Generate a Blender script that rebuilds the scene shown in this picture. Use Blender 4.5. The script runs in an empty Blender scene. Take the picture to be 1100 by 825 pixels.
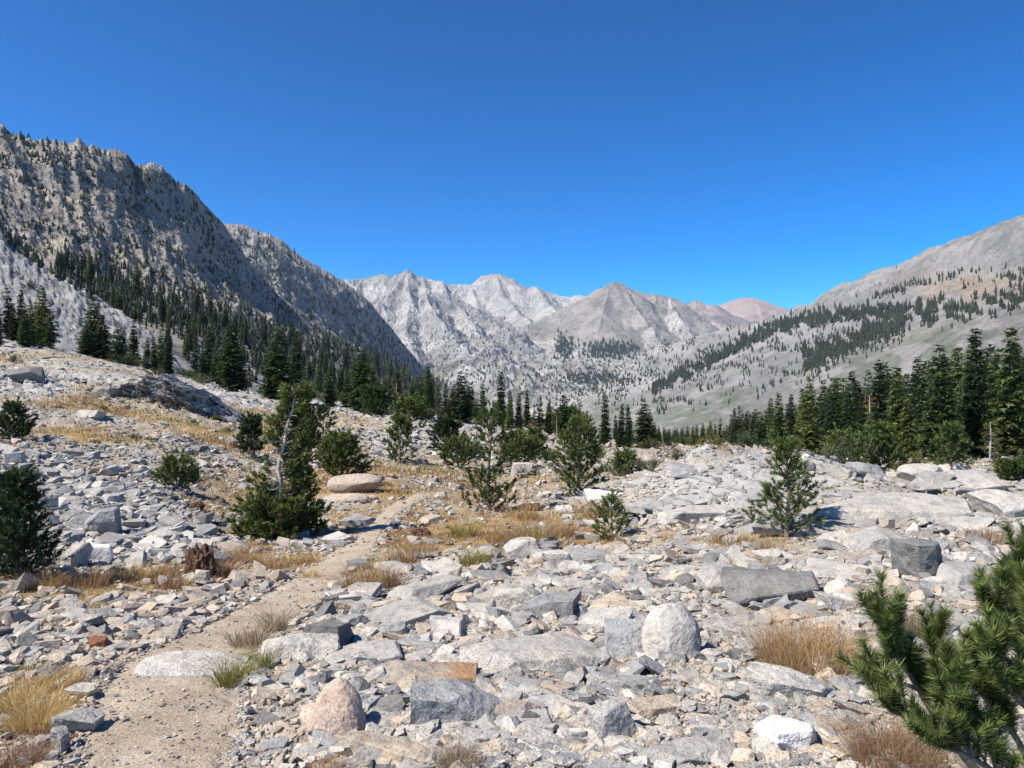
import bpy, bmesh, math, random
import numpy as np
from mathutils import Vector, Matrix

R = math.radians
random.seed(7)
rng = np.random.default_rng(11)
scene = bpy.context.scene
COL = scene.collection

# ------------------------------------------------------------------ camera, sky, sun, exposure
CAMZ, F, CX, CY = 1.62, 826.0, 550.0, 412.5
cam_d = bpy.data.cameras.new("camera")
cam_d.sensor_width = 36.0
cam_d.lens = 36.0 * F / 1100.0
cam_d.clip_start = 0.05
cam_d.clip_end = 60000
cam = bpy.data.objects.new("camera", cam_d)
cam.location = (0, 0, CAMZ)
cam.rotation_euler = (R(90), 0, 0)
COL.objects.link(cam)
scene.camera = cam

SUN_EL = 50.0
SUN_DIR = Vector((-0.89, -0.45, 0)).normalized() * math.cos(R(SUN_EL)) + Vector((0, 0, math.sin(R(SUN_EL))))
w = bpy.data.worlds.new("World")
scene.world = w
w.use_nodes = True
nt = w.node_tree
sky = nt.nodes.new("ShaderNodeTexSky")
sky.sky_type = 'NISHITA'
sky.sun_disc = False
sky.sun_elevation = R(SUN_EL)
sky.sun_rotation = math.atan2(SUN_DIR.x, SUN_DIR.y)
sky.altitude = 3000
sky.air_density = 1.0
sky.dust_density = 0.3
sky.ozone_density = 5.0
hs = nt.nodes.new("ShaderNodeHueSaturation")
hs.inputs["Saturation"].default_value = 1.42
hs.inputs["Hue"].default_value = 0.484
nt.links.new(sky.outputs[0], hs.inputs["Color"])
sc1 = nt.nodes.new("ShaderNodeVectorMath")
sc1.operation = 'SCALE'
sc1.inputs["Scale"].default_value = 0.14
gam = nt.nodes.new("ShaderNodeGamma")
gam.inputs["Gamma"].default_value = 1.45
sc2 = nt.nodes.new("ShaderNodeVectorMath")
sc2.operation = 'SCALE'
sc2.inputs["Scale"].default_value = 1 / 0.14
nt.links.new(hs.outputs[0], sc1.inputs[0])
nt.links.new(sc1.outputs[0], gam.inputs["Color"])
nt.links.new(gam.outputs[0], sc2.inputs[0])
nt.links.new(sc2.outputs[0], nt.nodes["Background"].inputs[0])
nt.nodes["Background"].inputs[1].default_value = 0.138
sl = bpy.data.lights.new("sun", 'SUN')
sl.energy = 4.9
sl.angle = R(0.5)
sl.color = (1.0, 0.935, 0.83)
so = bpy.data.objects.new("sun", sl)
so.rotation_euler = SUN_DIR.to_track_quat('Z', 'Y').to_euler()
COL.objects.link(so)
scene.view_settings.view_transform = 'Standard'
scene.view_settings.look = 'None'
scene.view_settings.gamma = 1.0
scene.view_settings.exposure = 0.76
scene.cycles.max_bounces = 4
scene.cycles.diffuse_bounces = 2
scene.cycles.glossy_bounces = 1
scene.cycles.volume_bounces = 0

# ------------------------------------------------------------------ numpy noise
_perm = np.random.default_rng(3).permutation(256)
_perm = np.concatenate([_perm, _perm, _perm])
_g = np.random.default_rng(4).normal(size=(256, 3))
_g /= np.linalg.norm(_g, axis=1)[:, None]

def perlin(x, y, z=0.0):
    x, y, z = np.broadcast_arrays(np.asarray(x, float), np.asarray(y, float), np.asarray(z, float))
    xi, yi, zi = np.floor(x).astype(int), np.floor(y).astype(int), np.floor(z).astype(int)
    xf, yf, zf = x - xi, y - yi, z - zi
    u, v, s = [t * t * t * (t * (t * 6 - 15) + 10) for t in (xf, yf, zf)]
    def gr(a, b, c):
        h = _perm[_perm[_perm[(xi + a) & 255] + ((yi + b) & 255)] + ((zi + c) & 255)]
        g = _g[h]
        return g[..., 0] * (xf - a) + g[..., 1] * (yf - b) + g[..., 2] * (zf - c)
    x00 = gr(0, 0, 0) * (1 - u) + gr(1, 0, 0) * u
    x10 = gr(0, 1, 0) * (1 - u) + gr(1, 1, 0) * u
    x01 = gr(0, 0, 1) * (1 - u) + gr(1, 0, 1) * u
    x11 = gr(0, 1, 1) * (1 - u) + gr(1, 1, 1) * u
    return 1.5 * ((x00 * (1 - v) + x10 * v) * (1 - s) + (x01 * (1 - v) + x11 * v) * s)

def fbm(x, y, z=0.0, octv=5, gain=0.5):
    a, t, f = 1.0, 0.0, 1.0
    for _ in range(octv):
        t = t + a * perlin(x * f, y * f, z * f + 17.3 * f)
        a *= gain
        f *= 2.03
    return t

def ridged(x, y, z=0.0, octv=5, gain=0.55):
    a, t, f, wgt = 1.0, 0.0, 1.0, 1.0
    for _ in range(octv):
        n = 1 - np.abs(perlin(x * f, y * f, z * f + 7.1 * f))
        n = n * n
        t = t + a * (n - 0.6) * wgt
        wgt = np.clip(n * 1.4, 0.25, 1)
        a *= gain
        f *= 2.07
    return t

def smooth(a, b, x):
    t = np.clip((x - a) / (b - a), 0, 1)
    return t * t * (3 - 2 * t)

def pchip(xs, ys, x):
    """monotone cubic interpolation along axis 0 of ys"""
    xs, ys, x = np.asarray(xs, float), np.asarray(ys, float), np.asarray(x, float)
    h = np.diff(xs)
    sh = (-1,) + (1,) * (ys.ndim - 1)
    d = np.diff(ys, axis=0) / h.reshape(sh)
    m = np.zeros_like(ys)
    m[0], m[-1] = d[0], d[-1]
    if len(xs) > 2:
        w1, w2 = (2 * h[1:] + h[:-1]).reshape(sh), (h[1:] + 2 * h[:-1]).reshape(sh)
        ok = d[:-1] * d[1:] > 0
        with np.errstate(divide='ignore', invalid='ignore'):
            hm = (w1 + w2) / (w1 / d[:-1] + w2 / d[1:])
        m[1:-1] = np.where(ok, hm, 0)
    i = np.clip(np.searchsorted(xs, x) - 1, 0, len(xs) - 2)
    t = ((x - xs[i]) / h[i]).reshape(sh)
    hh = h[i].reshape(sh)
    return ((2 * t**3 - 3 * t**2 + 1) * ys[i] + (t**3 - 2 * t**2 + t) * hh * m[i]
            + (-2 * t**3 + 3 * t**2) * ys[i + 1] + (t**3 - t**2) * hh * m[i + 1])

# ------------------------------------------------------------------ mesh helpers
def mesh_np(name, verts, faces, tint=None, mat=None, smooth_shade=False, extra=None):
    """faces: one int array (M,k) or a list of such arrays"""
    if not isinstance(faces, list):
        faces = [faces]
    faces = [f for f in faces if len(f)]
    me = bpy.data.meshes.new(name)
    verts = np.asarray(verts, np.float32)
    me.vertices.add(len(verts))
    me.vertices.foreach_set("co", verts.ravel())
    loops = np.concatenate([f.ravel() for f in faces]).astype(np.int32)
    counts = np.concatenate([np.full(len(f), f.shape[1]) for f in faces])
    starts = np.concatenate([[0], np.cumsum(counts)[:-1]]).astype(np.int32)
    me.loops.add(len(loops))
    me.loops.foreach_set("vertex_index", loops)
    me.polygons.add(len(counts))
    me.polygons.foreach_set("loop_start", starts)
    me.polygons.foreach_set("use_smooth", np.full(len(counts), smooth_shade, dtype=bool))
    me.update(calc_edges=True)
    if tint is not None:
        set_tint(me, tint)
    for k, val in (extra or {}).items():
        a = me.attributes.new(k, 'FLOAT', 'POINT')
        a.data.foreach_set("value", np.asarray(val, np.float32).ravel())
    if mat:
        me.materials.append(mat)
    return me

def set_tint(me, tint):
    n = len(me.vertices)
    t = np.ones((n, 4), np.float32)
    t[:, :3] = tint
    a = me.color_attributes.new("tint", 'FLOAT_COLOR', 'POINT')
    a.data.foreach_set("color", t.ravel())

def obj(name, me, parent=None, loc=None, rotz=0.0, **props):
    o = bpy.data.objects.new(name, me)
    COL.objects.link(o)
    if parent:
        o.parent = parent
    if loc is not None:
        o.location = loc
    if rotz:
        o.rotation_euler.z = rotz
    for k, v in props.items():
        o[k] = v
    return o

def thing(name, label, cat, loc, rotz=0.0, group=None, scale=1.0):
    o = obj(name, None, None, loc, rotz, label=label, category=cat)
    o.scale = (scale,) * 3
    o.empty_display_size = 0.2
    if group:
        o["group"] = group
    return o

def structure(name, me):
    return obj(name, me, kind="structure")

# ------------------------------------------------------------------ materials
def new_mat(name, rough=0.9, spec=0.2):
    m = bpy.data.materials.new(name)
    m.use_nodes = True
    b = m.node_tree.nodes["Principled BSDF"]
    b.inputs["Roughness"].default_value = rough
    b.inputs["Specular IOR Level"].default_value = spec
    return m, m.node_tree, b

class N:
    """small node builder"""
    def __init__(s, nt):
        s.nt = nt
        s.pos = nt.nodes.new("ShaderNodeNewGeometry").outputs["Position"]
    def attr(s, name, out="Color"):
        n = s.nt.nodes.new("ShaderNodeAttribute")
        n.attribute_name = name
        return n.outputs[out]
    def noise(s, scale, detail=3, rough=0.5, vec=None, stretch=None):
        v = vec if vec is not None else s.pos
        if stretch:
            mp = s.nt.nodes.new("ShaderNodeMapping")
            mp.inputs["Scale"].default_value = stretch
            s.nt.links.new(v, mp.inputs[0])
            v = mp.outputs[0]
        n = s.nt.nodes.new("ShaderNodeTexNoise")
        n.inputs["Scale"].default_value = scale
        n.inputs["Detail"].default_value = detail
        n.inputs["Roughness"].default_value = rough
        s.nt.links.new(v, n.inputs["Vector"])
        return n.outputs["Fac"]
    def voronoi(s, scale, feature='DISTANCE_TO_EDGE', out="Distance"):
        n = s.nt.nodes.new("ShaderNodeTexVoronoi")
        n.feature = feature
        n.inputs["Scale"].default_value = scale
        s.nt.links.new(s.pos, n.inputs["Vector"])
        return n.outputs[out]
    def ramp(s, fac, stops):
        n = s.nt.nodes.new("ShaderNodeValToRGB")
        e = n.color_ramp.elements
        while len(e) < len(stops):
            e.new(0.5)
        for el, (p, c) in zip(e, stops):
            el.position = p
            el.color = (c, c, c, 1) if isinstance(c, (int, float)) else (*c, 1)
        s.nt.links.new(fac, n.inputs[0])
        return n.outputs[0]
    def mix(s, fac, a, b, mode='MIX'):
        n = s.nt.nodes.new("ShaderNodeMix")
        n.data_type = 'RGBA'
        n.blend_type = mode
        for i, v in ((0, fac), (6, a), (7, b)):
            if isinstance(v, (int, float)):
                n.inputs[i].default_value = v if i == 0 else (v, v, v, 1)
            elif isinstance(v, tuple):
                n.inputs[i].default_value = (*v, 1)
            else:
                s.nt.links.new(v, n.inputs[i])
        return n.outputs[2]
    def math(s, op, a, b=0.0):
        n = s.nt.nodes.new("ShaderNodeMath")
        n.operation = op
        for i, v in enumerate((a, b)):
            if isinstance(v, (int, float)):
                n.inputs[i].default_value = v
            else:
                s.nt.links.new(v, n.inputs[i])
        return n.outputs[0]
    def bump(s, h, strength, dist, normal=None):
        n = s.nt.nodes.new("ShaderNodeBump")
        n.inputs["Strength"].default_value = strength
        n.inputs["Distance"].default_value = dist
        s.nt.links.new(h, n.inputs["Height"])
        if normal is not None:
            s.nt.links.new(normal, n.inputs["Normal"])
        return n.outputs[0]

def granite_mat():
    m, t, b = new_mat("granite", 0.85, 0.25)
    n = N(t)
    base = n.attr("tint")
    patch = n.ramp(n.noise(3.0, 4, 0.6), [(0.3, (0.80, 0.81, 0.83)), (0.5, (1.0, 0.99, 0.98)), (0.72, (1.14, 1.09, 1.0))])
    c = n.mix(1.0, base, patch, 'MULTIPLY')
    stain = n.ramp(n.noise(5.5, 3, 0.6), [(0.62, 0.0), (0.74, 0.45)])
    c = n.mix(stain, c, (0.34, 0.25, 0.16))
    speck = n.ramp(n.noise(95, 2, 0.6), [(0.36, 0.42), (0.47, 0.93), (0.6, 1.0), (0.7, 1.14)])
    c = n.mix(n.ramp(n.noise(1.4, 2, 0.5), [(0.35, 0.35), (0.6, 1.0)]), c, speck, 'MULTIPLY')
    weath = n.ramp(n.noise(8, 6, 0.75), [(0.36, 0.62), (0.5, 1.0), (0.66, 1.12)])
    c = n.mix(0.8, c, weath, 'MULTIPLY')
    lich = n.ramp(n.noise(28, 3, 0.65), [(0.30, 0.60), (0.44, 1.0)])
    c = n.mix(0.8, c, lich, 'MULTIPLY')
    t.links.new(c, b.inputs["Base Color"])
    nb = n.bump(n.noise(12, 5, 0.65), 0.6, 0.05)
    nb = n.bump(n.noise(60, 3, 0.6), 0.5, 0.008, nb)
    t.links.new(nb, b.inputs["Normal"])
    return m

def ground_mat():
    m, t, b = new_mat("gravel_ground", 0.95, 0.1)
    n = N(t)
    g, bed = n.attr("grass", "Fac"), n.attr("bed", "Fac")
    grav = n.ramp(n.noise(22, 5, 0.7), [(0.3, (0.16, 0.14, 0.115)), (0.45, (0.40, 0.355, 0.295)), (0.62, (0.54, 0.49, 0.42))])
    vor = n.ramp(n.voronoi(16), [(0.0, 0.35), (0.12, 1.0)])
    grav = n.mix(0.6, grav, vor, 'MULTIPLY')
    rock = n.ramp(n.noise(1.6, 8, 0.66), [(0.28, (0.20, 0.20, 0.20)), (0.45, (0.42, 0.41, 0.39)), (0.65, (0.54, 0.53, 0.50))])
    wv = t.nodes.new("ShaderNodeVectorMath")
    wv.operation = 'MULTIPLY_ADD'
    nz_ = t.nodes.new("ShaderNodeTexNoise")
    nz_.inputs["Scale"].default_value = 1.3
    nz_.inputs["Detail"].default_value = 5
    t.links.new(n.pos, nz_.inputs["Vector"])
    t.links.new(nz_.outputs["Color"], wv.inputs[0])
    wv.inputs[1].default_value = (0.9, 0.9, 0.9)
    t.links.new(n.pos, wv.inputs[2])
    mp = t.nodes.new("ShaderNodeMapping")
    mp.inputs["Rotation"].default_value = (0, 0, 0.7)
    mp.inputs["Scale"].default_value = (1.6, 0.55, 1.0)
    t.links.new(wv.outputs[0], mp.inputs[0])
    vo = t.nodes.new("ShaderNodeTexVoronoi")
    vo.feature = 'DISTANCE_TO_EDGE'
    vo.inputs["Scale"].default_value = 1.1
    t.links.new(mp.outputs[0], vo.inputs["Vector"])
    crack = n.ramp(vo.outputs["Distance"], [(0.0, 0.22), (0.035, 0.8), (0.09, 1.0)])
    rock = n.mix(0.85, rock, crack, 'MULTIPLY')
    speck = n.ramp(n.noise(90, 2, 0.6), [(0.36, 0.4), (0.5, 1.0)])
    rock = n.mix(0.8, rock, speck, 'MULTIPLY')
    c = n.mix(bed, grav, rock)
    dust = n.ramp(n.noise(6, 5, 0.7), [(0.3, (0.34, 0.285, 0.225)), (0.6, (0.46, 0.395, 0.32))])
    c = n.mix(n.attr('dust', 'Fac'), c, dust)
    gcol = n.ramp(n.noise(1.1, 6, 0.7), [(0.30, (0.20, 0.11, 0.055)), (0.45, (0.33, 0.225, 0.11)), (0.58, (0.36, 0.26, 0.125)), (0.72, (0.22, 0.20, 0.06))])
    gm = n.math('MULTIPLY', g, n.ramp(n.noise(2.4, 7, 0.75), [(0.32, 0.0), (0.47, 1.0)]))
    c = n.mix(gm, c, gcol)
    t.links.new(c, b.inputs["Base Color"])
    nb = n.bump(n.noise(3.0, 9, 0.7), 0.8, 0.12)
    nb = n.bump(n.noise(40, 4, 0.65), 0.6, 0.015, nb)
    t.links.new(nb, b.inputs["Normal"])
    return m

def path_mat():
    m, t, b = new_mat("trail_dust", 0.97, 0.05)
    n = N(t)
    c = n.ramp(n.noise(2.6, 8, 0.68), [(0.32, (0.38, 0.305, 0.225)), (0.5, (0.48, 0.395, 0.30)), (0.66, (0.56, 0.475, 0.37))])
    c = n.mix(0.75, c, n.ramp(n.noise(75, 4, 0.75), [(0.40, 0.35), (0.47, 0.95), (0.58, 1.05), (0.64, 1.4)]), 'MULTIPLY')
    c = n.mix(0.6, c, n.ramp(n.noise(26, 5, 0.75), [(0.34, 0.72), (0.48, 1.0)]), 'MULTIPLY')
    t.links.new(c, b.inputs["Base Color"])
    nb = n.bump(n.noise(8, 8, 0.72), 0.7, 0.05)
    nb = n.bump(n.noise(70, 4, 0.75), 0.8, 0.015, nb)
    t.links.new(nb, b.inputs["Normal"])
    return m

def mountain_mat(name, k, streak=(1, 1, 1), contrast=1.0, fine=0.8):
    """k: texture frequency (1/m); rock colour comes from the mesh's own tint"""
    m, t, b = new_mat(name, 0.95, 0.05)
    n = N(t)
    base = n.attr("tint")
    lo = 1 - 0.36 * contrast
    p1 = n.ramp(n.noise(k * 0.35, 8, 0.7, stretch=streak), [(0.32, lo), (0.5, 1.0), (0.68, 1 + 0.28 * contrast)])
    c = n.mix(1.0, base, p1, 'MULTIPLY')
    p2 = n.ramp(n.noise(k * 2.5, 6, 0.75), [(0.36, 0.45), (0.47, 1.0), (0.62, 1.15)])
    c = n.mix(0.85 * contrast, c, p2, 'MULTIPLY')
    p3 = n.ramp(n.noise(k * 9, 5, 0.8), [(0.34, 0.25), (0.44, 0.95), (0.56, 1.12), (0.66, 1.4)])
    c = n.mix(fine, c, p3, 'MULTIPLY')
    t.links.new(c, b.inputs["Base Color"])
    nb = n.bump(n.noise(k * 1.2, 9, 0.75), 0.9, 1.3 / k)
    nb = n.bump(n.noise(k * 8, 6, 0.8), 0.9, 0.25 / k, nb)
    t.links.new(nb, b.inputs["Normal"])
    return m

def leaf_mat(name, rough=0.55, trans=0.0, vary=1.0):
    m, t, b = new_mat(name, rough, 0.25)
    n = N(t)
    oi = t.nodes.new("ShaderNodeObjectInfo")
    v = n.ramp(oi.outputs["Random"], [(0.0, (0.65, 0.72, 0.66)), (0.6, (1.05, 1.02, .92)), (1.0, (1.28, 1.18, .95))])
    c = n.mix(vary, n.attr("tint"), v, 'MULTIPLY')
    t.links.new(c, b.inputs["Base Color"])
    if trans:
        tr = t.nodes.new("ShaderNodeBsdfTranslucent")
        t.links.new(c, tr.inputs[0])
        mx = t.nodes.new("ShaderNodeMixShader")
        mx.inputs[0].default_value = trans
        t.links.new(b.outputs[0], mx.inputs[1])
        t.links.new(tr.outputs[0], mx.inputs[2])
        t.links.new(mx.outputs[0], t.nodes["Material Output"].inputs["Surface"])
    return m

def bark_mat(name, c0, c1, scale=14):
    m, t, b = new_mat(name, 0.9, 0.1)
    n = N(t)
    c = n.ramp(n.noise(scale, 5, 0.7, stretch=(1, 1, 0.18)), [(0.32, c0), (0.65, c1)])
    t.links.new(c, b.inputs["Base Color"])
    t.links.new(n.bump(n.noise(scale * 1.5, 5, 0.7, stretch=(1, 1, 0.15)), 0.8, 0.02), b.inputs["Normal"])
    return m

M_ROCK = granite_mat()
M_GROUND = ground_mat()
M_PATH = path_mat()
M_NEEDLE = leaf_mat("pine_needles", 0.5, 0.28, 0.8)
M_LEAF = leaf_mat("shrub_leaves", 0.6, 0.2)
M_GRASS = leaf_mat("dry_grass_blades", 0.7, 0.35, 0.0)
M_BARK = bark_mat("grey_bark", (0.10, 0.075, 0.06), (0.26, 0.215, 0.18))
M_DEAD = bark_mat("weathered_wood", (0.26, 0.22, 0.18), (0.52, 0.46, 0.39))
M_RUST = bark_mat("rusty_dead_wood", (0.17, 0.08, 0.045), (0.36, 0.21, 0.13))
M_STUMP = bark_mat("rotten_wood", (0.045, 0.025, 0.018), (0.20, 0.115, 0.075), 22)

# ------------------------------------------------------------------ terrain sheets: curvilinear grids over (column, distance)
class Sheet:
    def __init__(s, px, d, z):
        s.px, s.d, s.z = px, d, z                     # (C,), (C,T), (C,T)
        s.py = CY - F * (z - CAMZ) / d
    def verts(s):
        X = (s.px[:, None] - CX) / F * s.d
        return np.stack([X, s.d, s.z], -1).reshape(-1, 3)
    def faces(s):
        C, T = s.d.shape
        i = np.arange(C * T).reshape(C, T)
        return np.stack([i[:-1, :-1], i[1:, :-1], i[1:, 1:], i[:-1, 1:]], -1).reshape(-1, 4)
    def _col(s, px):
        c = np.clip((px - s.px[0]) / (s.px[1] - s.px[0]), 0, len(s.px) - 1.001)
        i = int(c)
        f = c - i
        return (1 - f) * s.d[i] + f * s.d[i + 1], (1 - f) * s.z[i] + f * s.z[i + 1]
    def hit(s, px, py):
        """distance at which the sheet first shows at this height of this column (None when it does not)"""
        d, z = s._col(px)
        p = CY - F * (z - CAMZ) / d
        k = np.nonzero(p <= py)[0]
        if not len(k) or k[0] == 0:
            return None
        k = k[0]
        f = (p[k - 1] - py) / max(p[k - 1] - p[k], 1e-9)
        return float(d[k - 1] + f * (d[k] - d[k - 1]))
    def at(s, px, dist):
        d, z = s._col(px)
        return Vector(((px - CX) / F * dist, dist, float(np.interp(dist, d, z))))
    def point(s, px, py):
        h = s.hit(px, py)
        return None if h is None else s.at(px, h)

def rows_sheet(px0, px1, nc, nr, rows, disp):
    """rows: control lines from near to far, each a list of (column, row, distance)"""
    px = np.linspace(px0, px1, nc)
    PY, LD = [], []
    for r in rows:
        r = np.array(r, float)
        PY.append(np.interp(px, r[:, 0], r[:, 1]))
        LD.append(np.interp(px, r[:, 0], np.log(r[:, 2])))
    t = np.linspace(0, len(rows) - 1, nr)
    ks = np.arange(len(rows))
    py = pchip(ks, np.array(PY), t).T
    d = np.exp(pchip(ks, np.array(LD), t).T)
    z = CAMZ + (CY - py) / F * d
    X = (px[:, None] - CX) / F * d
    tt = np.broadcast_to(t[None, :], d.shape)
    z = z + disp(X, d, z, tt, np.broadcast_to(px[:, None], d.shape), py)
    return Sheet(px, d, z), tt, py

# ---- the near ground, falling into the valley and on to the horizon
GD = [1.1, 2.0, 3.2, 5, 7, 10, 14, 20, 30, 45, 70, 110, 160, 250, 400, 1000, 4000, 16000]
GT = {
    -450: [1660, 1105, 828, 688, 615, 545, 488, 440, 402, 372, 348, 335, 330, 345, 380, 420, 425, 420],
    -150: [1640, 1092, 830, 694, 630, 565, 505, 458, 420, 388, 362, 352, 358, 380, 410, 440, 435, 422],
    0:    [1630, 1085, 832, 700, 640, 580, 521, 472, 432, 399, 374, 364, 376, 405, 440, 460, 440, 424],
    150:  [1630, 1083, 833, 704, 648, 594, 537, 492, 449, 416, 398, 396, 418, 450, 475, 480, 445, 424],
    300:  [1630, 1083, 834, 707, 655, 610, 570, 524, 477, 446, 428, 424, 440, 470, 490, 490, 448, 424],
    450:  [1630, 1083, 834, 707, 654, 606, 566, 530, 495, 466, 447, 441, 455, 480, 500, 492, 448, 424],
    550:  [1630, 1083, 834, 706, 651, 602, 565, 535, 508, 485, 466, 457, 464, 485, 505, 492, 448, 424],
    650:  [1628, 1082, 833, 704, 644, 595, 560, 533, 511, 494, 482, 473, 474, 492, 510, 492, 448, 424],
    700:  [1628, 1081, 832, 702, 638, 585, 549, 516, 505, 494, 484, 475, 476, 494, 510, 492, 448, 424],
    760:  [1627, 1080, 830, 698, 632, 574, 530, 485, 501, 497, 486, 476, 478, 494, 510, 492, 448, 424],
    850:  [1626, 1078, 827, 692, 622, 562, 514, 486, 507, 499, 487, 476, 477, 494, 510, 492, 448, 424],
    950:  [1624, 1075, 824, 687, 612, 550, 508, 509, 513, 501, 488, 476, 476, 492, 510, 490, 446, 424],
    1100: [1620, 1070, 819, 680, 601, 541, 514, 520, 513, 500, 487, 475, 474, 490, 505, 488, 444, 424],
    1250: [1620, 1068, 816, 676, 596, 536, 512, 518, 511, 498, 485, 472, 470, 485, 500, 484, 442, 424],
    1550: [1620, 1066, 812, 672, 592, 532, 508, 512, 505, 493, 480, 466, 462, 470, 485, 470, 438, 424],
}
gpx = np.arange(-450, 1552, 3.0)
gd = np.exp(np.linspace(math.log(1.1), math.log(16000), 720))
tab = pchip(np.log(GD), np.array([GT[k] for k in GT]).T, np.log(gd))        # (T, K)
tab = pchip(list(GT), tab.T, gpx)                                           # (C, T)
Dg = np.broadcast_to(gd[None, :], tab.shape).copy()
Zg = CAMZ + (CY - tab) / F * Dg
Xg = (gpx[:, None] - CX) / F * Dg
PXg = np.broadcast_to(gpx[:, None], tab.shape)

TRAIL = [(845, 85, 255), (820, 85, 248), (790, 92, 258), (760, 97, 262), (735, 112, 256), (718, 130, 262), (700, 165, 280),
         (685, 196, 298), (668, 232, 322), (650, 268, 342), (635, 292, 354), (620, 318, 370), (605, 340, 390), (595, 352, 400),
         (585, 372, 408), (575, 386, 412), (562, 398, 420), (550, 408, 434), (542, 420, 446), (536, 436, 458), (530, 446, 466)]
TR = np.array(TRAIL[::-1], float)

def trail_dist(px, py):
    """signed: <0 inside the trail, in trail half-widths"""
    l, r = np.interp(py, TR[:, 0], TR[:, 1]), np.interp(py, TR[:, 0], TR[:, 2])
    v = np.abs(px - (l + r) / 2) / ((r - l) / 2) - 1
    return np.where(np.asarray(py) < 531, 5.0, v)

# fractured bedrock and lumps: the amount grows away from the trail
amp = np.interp(np.log(Dg), np.log([1.1, 4, 10, 30, 100, 400, 16000]), [0.02, 0.045, 0.13, 0.38, 1.0, 4, 60])
lam = np.interp(np.log(Dg), np.log([1.1, 4, 10, 30, 100, 400, 16000]), [0.5, 0.9, 2.0, 4.5, 13, 60, 900])
tdg = trail_dist(PXg, tab)
calm = smooth(0.0, 1.2, tdg) * 0.85 + 0.15
bed = np.exp(-(((PXg - 770) / 130) ** 2 + ((tab - 525) / 42) ** 2)) + 0.9 * np.exp(-(((PXg - 1010) / 120) ** 2 + ((tab - 535) / 28) ** 2))
bed += 0.8 * np.exp(-(((PXg - 250) / 120) ** 2 + ((tab - 420) / 22) ** 2)) + 0.7 * np.exp(-(((PXg - 430) / 110) ** 2 + ((tab - 462) / 18) ** 2))
bed += 0.6 * np.exp(-(((PXg - 60) / 120) ** 2 + ((tab - 400) / 22) ** 2))
bed = np.clip(bed + 0.75 * smooth(12, 22, Dg) * smooth(-.25, .15, fbm(Xg / (0.12 * Dg), np.log(Dg) * 9, 4, 4)), 0, 1) * smooth(8, 14, Dg)
lam_s = 2 ** np.round(np.log2(lam) * 1) * 1.0
nz = fbm(Xg / 1.7, Dg / 1.7, 0, 3) * 0.03 * smooth(1, 8, Dg) + fbm(Xg / 6, Dg / 6, 3, 4) * 0.16 * smooth(6, 25, Dg)
nz += ridged(Xg / 9, Dg / 9, 5, 5) * 0.40 * smooth(16, 50, Dg) * (0.35 + bed) + fbm(Xg / 60, Dg / 60, 2, 4) * 1.6 * smooth(60, 200, Dg) * (1 - smooth(90, 101, Dg) * 0.4)
# stepped slabs where the bedrock is bare: tilted plates that end in small breaks
q = (Dg * 0.55 - Xg * 0.8) / 1.3 + 0.8 * fbm(Xg / 2.5, Dg / 2.5, 9, 3)
saw = (q - np.floor(q)) - 0.5
nz += bed * saw * 0.40 * smooth(8, 12, Dg) * (1 - smooth(40, 70, Dg)) + bed * fbm(Xg / 0.9, Dg / 0.9, 1, 4) * 0.05
Zg = Zg + nz * calm
GROUND = Sheet(gpx, Dg, Zg)

GRASS = [  # column, row, half width, half height, amount
    (110, 628, 130, 20, 1.2), (200, 610, 60, 16, .8), (265, 598, 45, 18, 1.0), (25, 770, 55, 45, 1.0), (330, 605, 50, 10, .8), (385, 622, 28, 24, .8),
    (450, 585, 60, 18, 1.0), (560, 572, 80, 20, 1.2), (500, 558, 90, 14, .9), (440, 523, 95, 17, 1.5), (400, 507, 50, 8, 1.0),
    (200, 445, 60, 10, 1.0), (150, 465, 110, 9, 1.0), (290, 470, 60, 12, 1.0), (120, 432, 70, 10, .9), (240, 540, 75, 13, 1.0),
    (330, 480, 60, 14, .8), (180, 510, 120, 9, .8), (60, 470, 60, 7, 1.0), (350, 455, 60, 8, .7), (40, 385, 60, 6, .8),
    (790, 580, 60, 8, 1.0), (640, 580, 60, 12, .8), (870, 705, 55, 22, .6), (1060, 492, 60, 14, 1.3), (960, 495, 40, 8, .9), (680, 500, 45, 9, 1.0),
    (600, 515, 60, 8, .9), (730, 474, 90, 12, 1.2), (990, 660, 30, 20, .5), (1050, 578, 30, 8, .8), (330, 528, 20, 8, .8)]
grass = np.zeros_like(tab)
for (gx, gy, a, b, k) in GRASS:
    grass += k * np.exp(-(((PXg - gx) / a) ** 2 + ((tab - gy) / b) ** 2))
grass = np.clip(grass * 1.0 + 0.10 * smooth(12, 25, Dg) + 0.42 * smooth(640, 560, PXg) * smooth(9, 12, Dg) * smooth(.0, .3, fbm(Xg / (0.09 * Dg), np.log(Dg) * 12, 14, 4)), 0, 1) * smooth(-0.2, 0.3, tdg) * (1 - 0.6 * bed)
GRASS_SH = Sheet(gpx, Dg, grass)

dust = smooth(1.1, -0.05, tdg + 0.5 * fbm(Xg / 0.5, Dg / 0.5, 6, 4)) * 0.95

def grass_at(px, d):
    c = np.clip((px - gpx[0]) / 3.0, 0, len(gpx) - 1).astype(int)
    r = np.clip(np.searchsorted(gd, d), 0, len(gd) - 1)
    return grass[c, r]

def ground_np(px, d):
    """vectorised ground height"""
    c = np.clip((px - gpx[0]) / 3.0, 0, len(gpx) - 1.001)
    i = c.astype(int); f = c - i
    t = np.clip((np.log(d) - math.log(gd[0])) / (math.log(gd[1]) - math.log(gd[0])), 0, len(gd) - 1.001)
    j = t.astype(int); g = t - j
    return ((Zg[i, j] * (1 - f) + Zg[i + 1, j] * f) * (1 - g) + (Zg[i, j + 1] * (1 - f) + Zg[i + 1, j + 1] * f) * g)

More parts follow.
